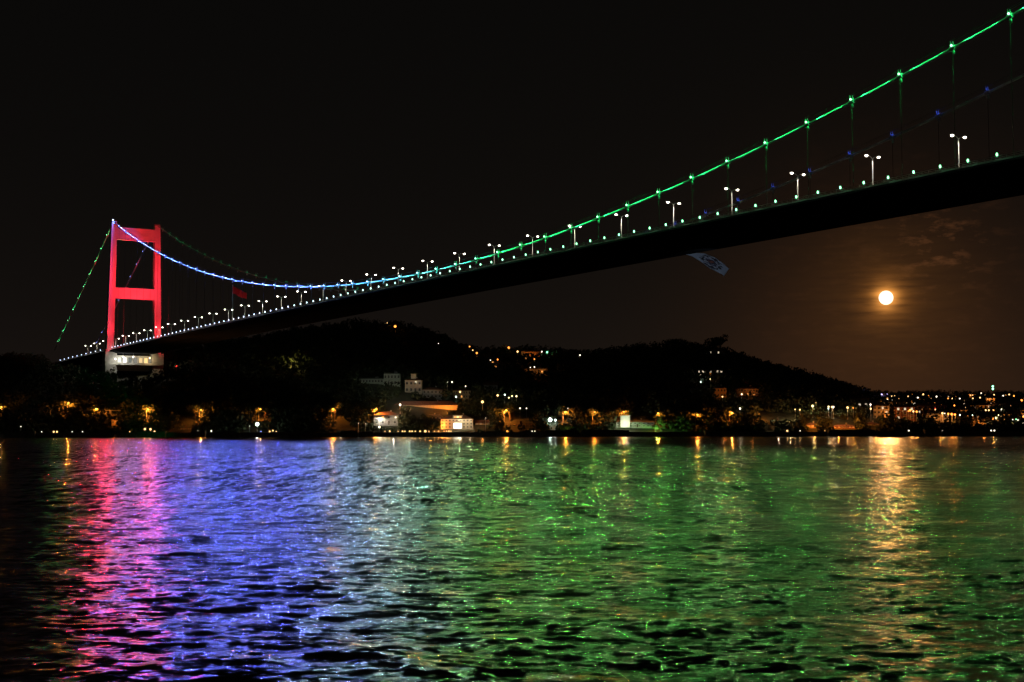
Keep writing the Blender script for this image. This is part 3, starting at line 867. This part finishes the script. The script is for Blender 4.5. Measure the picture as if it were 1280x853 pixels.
t, c, w, h = shore_house(512, 557, 524, 928, 2, 9, 'grey', 'hipgrey', 'dark roofed wide house between the waterfront terrace and the long building', depth=10, roof_h=3.4, door=False)
# pale blocks on the slope
def slope_house(px0, px1, ytop, ybase, *a, **k):
    c = ground_hit((px0+px1)/2, ybase); Y = c.y; w = (px1-px0)*mpx(Y); h = (ybase-ytop)*mpx(Y)
    return house(c, w, k.pop('depth', w*.7), h, *a, **k), c, w, h
t, c, w, h = slope_house(479.5, 500, 468, 483, 2, 5, 'pale', 'flat', 'pale green flat roofed block on the wooded slope below the deck', name='apartment_block', door=False)
flood(c + Vector((0, -30, 10)), (.8, 1, .8), 1100)
t, c, w, h = slope_house(449, 479, 474.5, 480, 1, 8, 'pale', 'flat', 'long low pale green wing beside the flat roofed block', name='long_wing', door=False, depth=9)
flood(c + Vector((0, -25, 8)), (.8, 1, .8), 600)
t, c, w, h = slope_house(506, 527, 476, 492, 2, 4, 'cream', 'hip', 'cream villa with a small cupola on its roof amid dark trees', name='villa', roof_h=1.6, door=False)
q = MB(); q.box((0, w*.3, h+2.8), (3.6, 3.6, 3.4)); q.box((0, w*.3, h+4.6), (4.4, 4.4, .3)); q.build('cupola', WALLS['cream'], t)
flood(c + Vector((0, -26, 9)), (1, .95, .8), 1300)
t, c, w, h = slope_house(528, 552, 488, 499, 2, 5, 'grey', 'hip', 'dim grey house on the slope beside the cupola villa', roof_h=2, door=False)
t, c, w, h = slope_house(605, 622, 482, 493, 2, 4, 'grey', 'gable', 'grey gabled house on the slope above the orange tree lamp', roof_h=2.6, door=False)
t, c, w, h = shore_house(631, 666, 532, 921, 2, 7, 'grey', 'hip', 'unlit grey two storey house by the quay', depth=11, roof_h=2.2)
# house with a brilliantly lit end wall
t, c, w, h = shore_house(770, 818, 528, 918, 2, 9, 'grey', 'hipgrey', 'dark waterfront house with one brilliantly lit pale facade bay', depth=11, roof_h=1.6, win=True)
q = MB(); q.box((-7.0, -1.3, 3.8), (6.2, 2.6, 7.8)); q.box((-7.0, -1.3, 7.8), (6.8, 3.2, .3)); q.build('bay', WALLS['white'], t)
flood(c + Vector((-6.5, -8.5, 1.8)), (.95, 1, .72), 3000); flood(c + Vector((-11.5, -5, 1.5)), (.8, 1, .5), 300)
# right-hand shore
t, c, w, h = shore_house(948, 992, 531, 925, 1, 9, 'white', 'flat', 'long low white shed with a lamp washed wall on the shore below the villa hill', name='shed', depth=9, win=False)
flood(c + Vector((-w*.46, -3, 2.4)), SOD, 4000); flood(c + Vector((w*.38, -3, 1.0)), (1, .6, .25), 1500); flood(c + Vector((0, -9, 5)), (1, .7, .4), 1800)
t, c, w, h = shore_house(1008, 1024, 532, 918, 2, 3, 'ochre', 'hip', 'small ochre waterfront house glowing orange beside the white shed', depth=8, roof_h=1.6, lit=((0, 1), (1, 1)), litmat=AMBER)
flood(c + Vector((0, -5, 3.5)), SOD, 3800)
t, c, w, h = shore_house(1042, 1069, 534, 918, 2, 6, 'wood', 'hip', 'red brown boarded waterfront house washed by orange lamps', depth=9, roof_h=1.6, lit=((0, 4), (0, 5)), litmat=WARM)
flood(c + Vector((-5, -4, 3.5)), SOD, 4200); flood(c + Vector((5, -6, 4)), SOD, 3600)
t, c, w, h = shore_house(1083, 1099, 531, 922, 3, 4, 'grey', 'hip', 'narrow grey waterfront house with many lit windows', depth=9, roof_h=1.8, lit=((0, 0), (1, 0), (2, 0), (0, 2), (1, 2), (1, 3), (0, 3)), litmat=WARM)
flood(c + Vector((0, -7, 4)), SOD, 1200)
t, c, w, h = shore_house(222, 240, 538, 917, 1, 6, 'wood', 'gable', 'low brown boathouse with an amber lit front at the quay', name='boathouse', depth=8, roof_h=1.2, lit=((0, 1), (0, 2), (0, 3)), litmat=AMBER)
flood(c + Vector((0, -3, 2)), SOD, 120)
t, c, w, h = shore_house(422, 434, 540, 915, 1, 3, 'cream', 'flat', 'small cream kiosk on the quay', name='kiosk', depth=5, cat='kiosk')
flood(c + Vector((0, -8, 4)), WLT, 160)
t, c, w, h = shore_house(139, 147, 524, 920, 1, 2, 'ochre', 'gable', 'tiny ochre gatehouse with a lamp at its door on the shore road', name='gatehouse', depth=5, roof_h=1)
flood(c + Vector((0, -2.5, 2)), SOD, 380)
# villas high on the right hill and houses on the left ridge
for px0, px1, yt, yb, wall, rf, lab, lit in (
    (884, 906, 439, 449, 'cream', 'hip', 'hilltop villa with a bright row of windows below the big round tree', ((1, 0), (1, 1), (1, 4), (0, 4))),
    (872, 904, 463, 472, 'white', 'flat', 'flat roofed white villa with a long lit balcony on the steep villa hill', ((1, 0), (1, 1), (1, 3), (1, 5), (1, 6))),
    (892, 908, 486, 498, 'ochre', 'hip', 'ochre villa half hidden by trees on the steep villa hill', ()),
    (922, 948, 487, 496, 'ochre', 'hip', 'wide ochre villa with amber windows on the steep villa hill', ((0, 1), (0, 3), (0, 5))),
    (652, 676, 440, 452, 'ochre', 'gable', 'orange lit gabled house on the hilltop above the wood', ((0, 1),)),
    (704, 722, 435, 444, 'cream', 'gable', 'cream gabled house lit orange on the hilltop road', ()),
    (654, 684, 462, 470, 'grey', 'flat', 'grey hillside house with two amber windows below the hilltop road', ((0, 1), (0, 5))),
    (606, 622, 447, 456, 'grey', 'gable', 'small grey gabled house on the ridge beside the hilltop road', ((0, 2),)),
    (612, 632, 455, 463, 'cream', 'hip', 'cream hipped house just below the ridge', ((0, 1),)),
    (566, 588, 489, 499, 'cream', 'hip', 'cream house with garden lamps on the lower slope', ((0, 3),)),
):
    t, c, w, h = slope_house(px0, px1, yt, yb, 2 if yb-yt > 8 else 1, 7 if px1-px0 > 20 else 4, wall, rf, lab, name='villa', depth=9, roof_h=1.8, lit=lit, litmat=WHITE if 'bright row' in lab or 'balcony' in lab else AMBER, door=False)
    if 'orange lit' in lab or 'lit orange' in lab: flood(c + Vector((0, -6, 5)), SOD, 900)
    if 'ochre' in lab: flood(c + Vector((2, -7, 4)), SOD, 420)
    if 'amber windows below' in lab: flood(c + Vector((-4, -4, 2)), SOD, 350); flood(c + Vector((6, -4, 2)), SOD, 450)

# -- far town on the right: rows of small houses climbing the far slope
TOWN = []
kinds = [('cream', 'hip'), ('white', 'flat'), ('ochre', 'gable'), ('grey', 'flat'), ('white', 'hip'), ('wood', 'gable')]
words = {'cream': 'cream', 'white': 'white', 'ochre': 'ochre', 'grey': 'grey', 'wood': 'red brown'}
rr = random.Random(21)
for i in range(64):
    px = rr.uniform(1062, 1300); py = rr.uniform(498, 543)
    g = ground_hit(px, py, ymin=935)
    if any((g.x-a.x)**2+(g.y-a.y)**2 < 17**2 for a in TOWN): continue
    TOWN.append(g)
    wall, rf = kinds[i % 6]; far = g.y > 1500
    st = rr.choice((2, 2, 3)); cols = rr.choice((3, 4, 4))
    lit = [(a, b_) for a in range(st) for b_ in range(cols) if rr.random() < (.18 if not far else .22)]
    w = rr.uniform(9, 15); depth_word = 'far up' if far else 'low on'
    house(g, w, rr.uniform(8, 11), st*3.0, st, cols, wall, rf, 'small %s house with a %s roof %s the lamp dotted town slope' % (words[wall], {'hip': 'hipped', 'flat': 'flat', 'gable': 'gabled'}[rf], depth_word),
          rz=rr.uniform(-.4, .4), lit=lit, litmat=rr.choice((WARM, AMBER, WHITE)), roof_h=1.8, group='town houses %s %s %s' % (wall, rf, depth_word), door=False)
    if i % 3 == 0: flood(g + Vector((rr.uniform(-3, 3), -6.5, 4)), SOD, 1300 if not far else 3200)  # orange fill added in front of some houses so their walls glow

# -- lamps: pole with a glowing globe
HEADS = {}
LCOL = {'white': (1.0, .86, .64), 'warm': (1.0, .56, .20), 'orange': (1.0, .30, .045), 'green': (.25, 1.0, .45), 'violet': (.55, .45, 1.0), 'red': (1.0, .05, .03), 'pale': (.80, 1.0, .88), 'yellow': (1.0, .85, .35), 'blue': (.3, .4, 1.0)}
PLACE = {'quay': 'on the waterside quay', 'slope': 'amid trees on the wooded slope', 'ridge': 'on the hilltop road', 'right': 'on the steep hill among villas', 'town': 'in the far town slope'}
def globe_lamp(px, py, colour, place, size=1.0, Y=None, hgt=None, strength=3.2, watts=0, name='lamp_post'):
    """size is the head's radius in pixels of the photograph"""
    hgt = hgt or {'quay': 3.6, 'slope': 6, 'ridge': 8, 'right': 5, 'town': 8}[place]
    if Y is not None:
        d = ray(px, py); g = Vector((d.x/d.y*Y, Y, tz(d.x/d.y*Y, Y))); z = CAM_H + d.z/d.y*Y; hgt = max(1.2, z-g.z)
    else:
        g = ground_hit(px, py, hgt)
    r = max(.22, size*mpx(g.y)*(.8 if place == 'town' else 1)); r = round(r, 1)
    lab = 'small %s globe lamp on a thin post %s' % (colour, PLACE[place])
    t = thing(name, lab, 'lamp', g, 0, '%s lamps %s' % (colour, PLACE[place]))
    key = (colour, r, strength)
    if key not in HEADS:
        q = MB(); q.ball((0, 0, 0), r, 8, 6); HEADS[key] = q.mesh('globe', E('globe_'+colour, LCOL[colour], strength))
    put('globe', HEADS[key], t, (0, 0, hgt))
    key = ('p', round(hgt, 1))
    if key not in HEADS:
        q = MB(); q.tube([(0, 0, -.5), (0, 0, hgt)], [.11, .07], 5); q.box((0, 0, .15), (.4, .4, .3)); HEADS[key] = q.mesh('pole', C_STEEL)
    put('pole', HEADS[key], t)
    clear(g, 1.6+r, 14, 2)
    if watts: lamp('POINT', 'globe_light', (0, -r-.3, hgt), LCOL[colour], watts, t, .3)
    return t

for px, py, col, s in ((26, 533, 'white', .9), (28, 543, 'white', 1.0), (41, 541, 'white', .8), (52, 541, 'white', .8), (67, 542.3, 'warm', 1.3), (71, 541.5, 'warm', 1.3),
        (90, 540.3, 'white', .8), (103, 541, 'white', .9), (162, 540.5, 'warm', .9), (181, 536, 'warm', 1.5), (188, 535.8, 'warm', 1.5), (193, 540, 'warm', 1.2),
        (247, 541, 'white', 1.7), (264, 539, 'white', 1.0), (312, 533, 'pale', .7), (326, 539.5, 'blue', .9), (337, 540, 'warm', 1.0), (341, 538.8, 'warm', 1.0), (345, 540.2, 'warm', .8),
        (448, 529.5, 'white', .6), (457, 530, 'white', .7), (634, 541, 'orange', 1.2), (665, 542, 'white', .8), (668.5, 542, 'white', .9), (607, 522.5, 'white', .6),
        (984, 542.3, 'warm', 1.3), (1000, 541, 'white', .8), (1031, 544.6, 'warm', .7), (1035, 544.6, 'warm', .7), (1063, 541.7, 'warm', 1.0), (1067, 541.4, 'warm', 1.2), (1080, 541.8, 'white', 1.0), (1083, 541.8, 'white', 1.0),
        (1072, 545, 'white', .6), (1136, 544.4, 'white', 1.0), (1173, 545.2, 'white', .9), (1178, 545.2, 'white', .7), (1239, 545.3, 'white', 1.1), (1243, 545.3, 'white', 1.1), (474, 534.5, 'white', 1.4)):
    globe_lamp(px, py + random.uniform(-.8, .5), col, 'quay', s*(.62 if s < 1.0 else .9), Y=901.5 + random.uniform(0, 3), watts=220 if s >= 1.2 else 0, strength=2.6)
globe_lamp(321.5, 530, 'pale', 'quay', 2.0, Y=906, watts=1500, strength=9)
for x in (481, 487, 497.5, 503, 506, 512, 515, 519, 525, 531.5, 536, 543, 548, 555, 558, 561, 563.5):
    globe_lamp(x, 541 + random.uniform(-.4, .4) + (1.2 if x == 531.5 else 0), 'warm', 'quay', random.uniform(.55, .95) if x != 531.5 else 1.5, Y=900.5, watts=160, strength=2.4)
for px, py, col, s in ((549, 489, 'warm', 1.9), (559, 478, 'white', .8), (565, 478, 'white', .8), (582, 483, 'white', .7), (575, 490.5, 'warm', 1.2), (603, 503.5, 'warm', 1.6), (622, 495, 'warm', 1.2),
        (631, 494, 'pale', 1.1), (640, 495.5, 'yellow', .9), (645.5, 495.5, 'yellow', 1.0), (650, 525, 'white', .9), (658, 525, 'white', .7), (710, 526, 'white', .9), (221, 458, 'red', 1.1), (570, 497, 'pale', 1.0), (636, 497.5, 'yellow', .8), (500, 523.3, 'white', 1.3)):
    globe_lamp(px, py, col, 'slope', s, watts=260 if s > .9 else 0)
for px, py, col, s in ((587, 433.5, 'orange', .8), (591, 438, 'warm', .7), (596, 441.5, 'orange', 1.2), (604, 434, 'orange', 1.3), (636, 435, 'orange', 1.4), (647, 440, 'warm', 1.2), (668, 449.3, 'orange', .8),
        (677, 440, 'white', 1.0), (684, 441, 'green', 1.2), (688.5, 433.4, 'orange', 1.4), (711, 433, 'orange', 1.3), (740, 432.5, 'orange', 2.2), (725, 444.3, 'white', .8), (613, 450.5, 'white', .6),
        (622, 450, 'orange', .9), (663, 460, 'white', .6), (668, 459.6, 'white', .8), (5, 440, 'warm', .6), (16, 440.5, 'white', .5), (53, 436, 'white', 1.0), (41, 443, 'white', .6), (484, 403.8, 'warm', .6), (494, 408.5, 'orange', 1.5), (548, 429.5, 'white', .5)):
    globe_lamp(px, py, col, 'ridge', s, watts=500 if s > 1.1 else 0)
for px, py, col, s in ((876, 469, 'white', .8), (888, 468, 'orange', .9), (876, 478, 'pale', 1.0), (888, 475, 'yellow', .9), (903, 496.5, 'warm', .9), (927, 493.5, 'white', .8), (925, 518, 'white', 1.0), (994, 528, 'warm', .7), (1000, 525, 'warm', .9), (1035.5, 512.5, 'pale', .9), (1020, 504.5, 'warm', .7)):
    globe_lamp(px, py, col, 'right', s, watts=150)
for px, py, col, s in ((1102, 494, 'violet', 1.3), (1108.5, 494, 'violet', 1.2), (1114, 495.7, 'warm', 1.4), (1118, 495.4, 'warm', .7), (1124, 500, 'warm', 1.3), (1135, 496.4, 'warm', .8), (1109, 500.6, 'white', 1.0), (1108.6, 510.6, 'white', 1.2),
        (1088, 506.7, 'white', 1.3), (1137.5, 514, 'orange', 1.8), (1088.6, 528, 'warm', 1.3), (1016, 526.7, 'yellow', 1.8), (1036, 526, 'warm', 1.1), (1040, 526.5, 'warm', 1.3), (1036, 529.6, 'yellow', 1.4), (1042, 529, 'white', 1.4),
        (1059.6, 526, 'warm', 1.6), (1066.7, 527, 'orange', 1.0), (1135.6, 529.8, 'orange', 1.0), (1154, 494, 'warm', 1.4), (1161, 495.4, 'orange', .8), (1147.3, 498, 'white', 1.1), (1170.6, 496.6, 'white', 1.1), (1176, 496.4, 'green', .6),
        (1185, 499, 'orange', 1.0), (1190, 499, 'warm', 1.1), (1199.6, 499.2, 'white', 1.0), (1216, 499, 'warm', 1.0), (1225, 498, 'warm', 1.2), (1226.4, 492.5, 'white', .9), (1242.5, 494.6, 'warm', .9), (1254, 495.7, 'white', 1.0),
        (1261.4, 494.2, 'warm', 1.1), (1267.4, 496, 'orange', 1.3), (1277, 501.7, 'orange', 1.6), (1192.8, 508, 'orange', 1.2), (1197.4, 507.7, 'warm', 1.0), (1169, 512, 'red', 1.2), (1169, 513, 'warm', .9), (1178, 521.4, 'warm', 1.5),
        (1181, 522.3, 'white', .9), (1193.6, 520.6, 'orange', 1.5), (1215.5, 520, 'pale', .9), (1232, 514, 'warm', 1.3), (1236, 514, 'warm', 1.4), (1242, 514, 'orange', 1.0), (1251.6, 513, 'white', 1.3), (1245.3, 523.6, 'yellow', 2.0),
        (1248, 520, 'yellow', .9), (1270, 525, 'green', .9), (1279, 522, 'orange', 1.4), (1146, 530, 'orange', 1.6), (1185.4, 530, 'orange', 1.6), (1189.8, 533, 'orange', 1.8), (1200, 530, 'white', 1.1), (1191, 541, 'red', 1.3),
        (1178, 535.4, 'yellow', 1.0), (1142, 537, 'warm', 1.4), (1241, 536.7, 'orange', 1.7), (1266, 538, 'white', .8), (1272.7, 538, 'white', .8), (1263.6, 530, 'orange', 1.0), (1205, 508, 'pale', .6)):
    globe_lamp(px, py, col, 'town', s, watts=(1400 if s > 1.4 else 500 if s > 1.1 else 0)*(1 if py > 505 else 2.0))
for i in range(70):
    px, py = rr.uniform(1090, 1280), min(540, 494 + abs(rr.gauss(0, 14)))
    globe_lamp(px, py, rr.choice(('white', 'warm', 'orange', 'orange')), 'town', rr.uniform(.3, .5), strength=float(rr.choice((1, 2))))
mast = ground_hit(1241, 492, ymin=1500); mast_t = thing('light_mast', 'tall mast with two bright green lights on the far skyline', 'mast', mast)
zt = CAM_H + ray(1241, 484).z*mast.y - mast.z
q = MB(); q.tube([(0, 0, -1), (0, 0, zt)], [.5, .25], 6); q.build('pole', C_STEEL, mast_t)
for dz in (0, -4.9): q = MB(); q.ball((0, -.5, zt+dz), 2.0); q.build('green_light', E('mast_green', (.25, 1, .5), 5), mast_t)

# -- sodium street lamps of the shore road, each beside a tree it lights
def sodium_lamp(px, py, Y, watts, label=None, group='orange street lamps of the shore road'):
    hgt = 8.0; g = ground_hit(px-2, py, hgt, 917.0)
    t = thing('street_lamp', label or 'orange sodium street lamp with curved arm beside a lit tree on the shore road', 'street lamp', g, 0, group)
    q = MB(); q.tube([(0, 0, -.3), (0, 0, hgt*.7), (0, 0, hgt-.7), (.25, -.2, hgt-.15), (1.0, -.8, hgt)], [.14, .11, .09, .08, .07], 6); q.build('pole', C_STEEL, t)
    q = MB(); q.box((1.35, -1.05, hgt+.12), (1.1, .5, .16)); h_ = q.build('lamp_head', C_STEEL, t)
    q = MB(); q.ball((1.35, -1.05, hgt-.12), (.6, .45, .35), 8, 6); q.build('lamp_glass', E('sodium_glass', (1.0, .40, .08), 3.5), h_)
    lamp('POINT', 'sodium_light', (1.35, -1.5, hgt-.5), SOD, watts*11, t, .3)
    clear(g, 3.0, 5, 1)
    return g, hgt
SH = [(2, 509, 928, 900, ((6, .8, 0),)), (86, 503.5, 926, 900, ((78, .95, 2), (90, .7, 2))), (120.5, 511, 924, 1200, ((117, 1.0, 1.5),)), (185, 512.5, 924, 1300, ((183, 1.05, 2), (193, .85, 3))),
      (251, 513.5, 924, 900, ((244, 1.0, 1.5),)), (325.5, 513, 925, 700, ((318, .9, 2.5), (331, .9, 2.5))), (416, 512.5, 924, 1100, ((418, 1.0, 1.5),)), (470, 514, 924, 1300, ((466, 1.1, 2), )),
      (632, 513.5, 926, 1200, ((637, 1.15, 2), )), (706, 517, 925, 1200, ((703, 1.1, 2), )), (742.5, 516, 924, 800, ((741, .9, 1.5), )), (779, 515.5, 926, 800, ((774, .8, 2), (784, .8, 2))),
      (822, 518.5, 924, 700, ((824, .8, 1.5), )), (871, 521, 924, 1000, ((867, .8, 2), (874, .8, 2))), (914, 518.5, 924, 1200, ((911, 1.0, 1.5), ))]
for px, py, Y, w, trees in SH:
    g, hgt = sodium_lamp(px, py, Y, w)
    for tx, sc, dy in trees:
        p = at(tx, g.y+dy*.6+.4)
        tree(p, sc*1.12, 'leafy tree lit orange by a sodium street lamp beside it', 'lamp lit trees of the shore road', sx=1.05)
        clear(p, 4.0, 5, 3)
# other shore details
g = at(826, 912); tree(g, 1.15, 'small waterside tree floodlit green', None, k=2, sx=.75); flood(g + Vector((-3.5, -6, 1.2)), (.35, 1, .16), 6500); clear(g, 6, 16, 3)
g = at(819.5, 909); tree(g, .62, 'low round bush floodlit bright green at the quay', None, k=4, sx=1.1, name='bush'); clear(g, 6, 30, 3)
g = at(709, 912); tree(g, .6, 'low bush lit yellow green beside the quay', None, k=1, sx=1.1, name='bush'); flood(g + Vector((-1.5, -4, 1)), (.75, 1, .2), 300); clear(g, 5, 30, 3)
globe_lamp(687.5, 525, 'pale', 'slope', 2.3, Y=921, watts=1500, strength=9); globe_lamp(694, 525.5, 'pale', 'slope', 1.4, Y=922, watts=300)
g = ground_hit(364, 458); tree(g, .8, 'lone tree lit yellow by a garden lamp on the dark slope', None, k=3); flood(g + Vector((1.5, -5, 3.0)), (1, .8, .2), 2600); clear(g, 4, 14, 3)
g = ground_hit(579, 494); tree(g, .7, 'garden tree lit yellow beside the cream house', None, k=5); flood(g + Vector((-2.5, -5, 3)), (1, .85, .3), 500); clear(g, 6, 40, 3)
# retaining walls of the shore road
for x0, x1, Y, h in ((0, 62, 931, 7.5), (92, 150, 930, 6.0)):
    a, b_ = at(x0, Y), at(x1, Y); rw = thing('retaining_wall', 'rough stone retaining wall behind the shore road', 'wall', (a+b_)/2, 0, 'retaining walls of the shore road')
    q = MB(); q.box((0, 0, h/2-1.0), ((b_-a).length, .8, h)); q.build('masonry', C_STONE, rw); q = MB(); q.box((0, 0, h-.94), ((b_-a).length+.2, 1.1, .25)); q.build('coping', C_CONC, rw)
# skyline trees standing clear of the wood
for px, sc, sx, lab, grp in ((897, 1.9, 1.05, 'large round dark tree standing above the skyline of the villa hill', None), (925, .95, .8, None, 1), (1012, 1.1, 1.2, None, 1), (968, 1.0, 1.2, None, 1), (975, 1.1, 1.2, None, 1), (935, .8, .8, None, 1),
                             (556, 1.2, 1.0, None, 1), (572, 1.0, .9, None, 1), (530, 1.0, 1.1, None, 1), (760, 1.0, 1.1, None, 1), (800, .95, 1.1, None, 1), (846, 1.05, 1.2, None, 1), (870, .9, 1.2, None, 1), (1038, .9, 1.0, None, 1)):
    g = at(px, RIDGE_Y-4); tree(g, sc, lab or 'dark tree standing out on the wooded skyline', None if lab else 'skyline trees of the wooded hill', sx=sx)

# ================================================================= the wood covering the hills
def make_wood():
    r = np.random.default_rng(77)
    pts = []
    N = 9500
    Y = 918 + (1300-918)*r.random(N)**0.9
    X = (r.random(N)*2-1)*(0.44*Y+25)
    # a planted belt between the quay and the road
    Y[:900] = 914.5 + 9*r.random(900)
    X = (r.random(N)*2-1)*(0.44*Y+25)
    keep = np.ones(N, bool)
    ex = np.array(EXCL)
    for x, y, hw, fr, bk in ex:
        # leave the sight line over the water free: the lane towards the shore
        xl = X - x*(Y/y)
        keep &= ~((np.abs(xl) < hw) & (Y > y-fr) & (Y < y+bk))
    s = (X-P0.x)*AX.x + (Y-P0.y)*AX.y; o = (X-P0.x)*NX.x + (Y-P0.y)*NX.y
    keep &= ~((o > -14) & (o < 48) & (s < -318))
    keep &= ~((o > -4) & (o < 40) & (s < -290))
    X, Y = X[keep], Y[keep]
    # scattered trees of the far town
    Y2 = 940 + 1700*r.random(2600)**.8; X2 = Y2*(0.20+0.24*r.random(2600))
    k2 = np.ones(len(X2), bool)
    for x, y, hw, fr, bk in ex:
        k2 &= ~((np.abs(X2 - x*(Y2/y)) < hw+1) & (Y2 > y-fr*1.2) & (Y2 < y+bk))
    X = np.concatenate([X, X2[k2]]); Y = np.concatenate([Y, Y2[k2]])
    nb = 3000                                   # shrubs and hedges down by the shore
    Y3 = 914.5 + 50*r.random(nb)**1.4; X3 = (r.random(nb)*2-1)*(0.44*Y3+25); k3 = np.ones(nb, bool)
    for x, y, hw, fr, bk in ex:
        k3 &= ~((np.abs(X3-x) < hw) & (Y3 > y-4) & (Y3 < y+bk))
    nt_ = len(X); X = np.concatenate([X, X3[k3]]); Y = np.concatenate([Y, Y3[k3]])
    Z = terrain(X, Y)
    n = len(X)
    H = 6.0 + 5.0*r.random(n); W = 2.6 + 2.2*r.random(n)
    H[nt_:] *= 0.36; W[nt_:] *= 0.75
    q = 26
    ti = np.repeat(np.arange(n), q)
    d = r.normal(size=(n*q, 3)); d /= np.linalg.norm(d, axis=1, keepdims=True)
    rad = (0.55+0.45*r.random(n*q)**.5)[:, None]
    c = np.stack([X[ti], Y[ti], Z[ti]+H[ti]*0.58], 1) + d*rad*np.stack([W[ti], W[ti], H[ti]*0.45], 1)
    nn = d + .8*r.normal(size=(n*q, 3)); nn /= np.linalg.norm(nn, axis=1, keepdims=True)
    a = np.cross(nn, r.normal(size=(n*q, 3))); a /= np.linalg.norm(a, axis=1, keepdims=True); b_ = np.cross(nn, a)
    sz = (0.7+0.7*r.random(n*q))[:, None]
    V = np.stack([c-a*sz, c-b_*sz*.7, c+a*sz, c+b_*sz*.7], 1).reshape(-1, 3)
    o_ = put('woodland', cloud_mesh('woodland', V, LEAF_D))
    o_['label'] = 'dark dense woodland covering the hills behind the shore'; o_['category'] = 'woodland'
    stuff(o_)
make_wood()
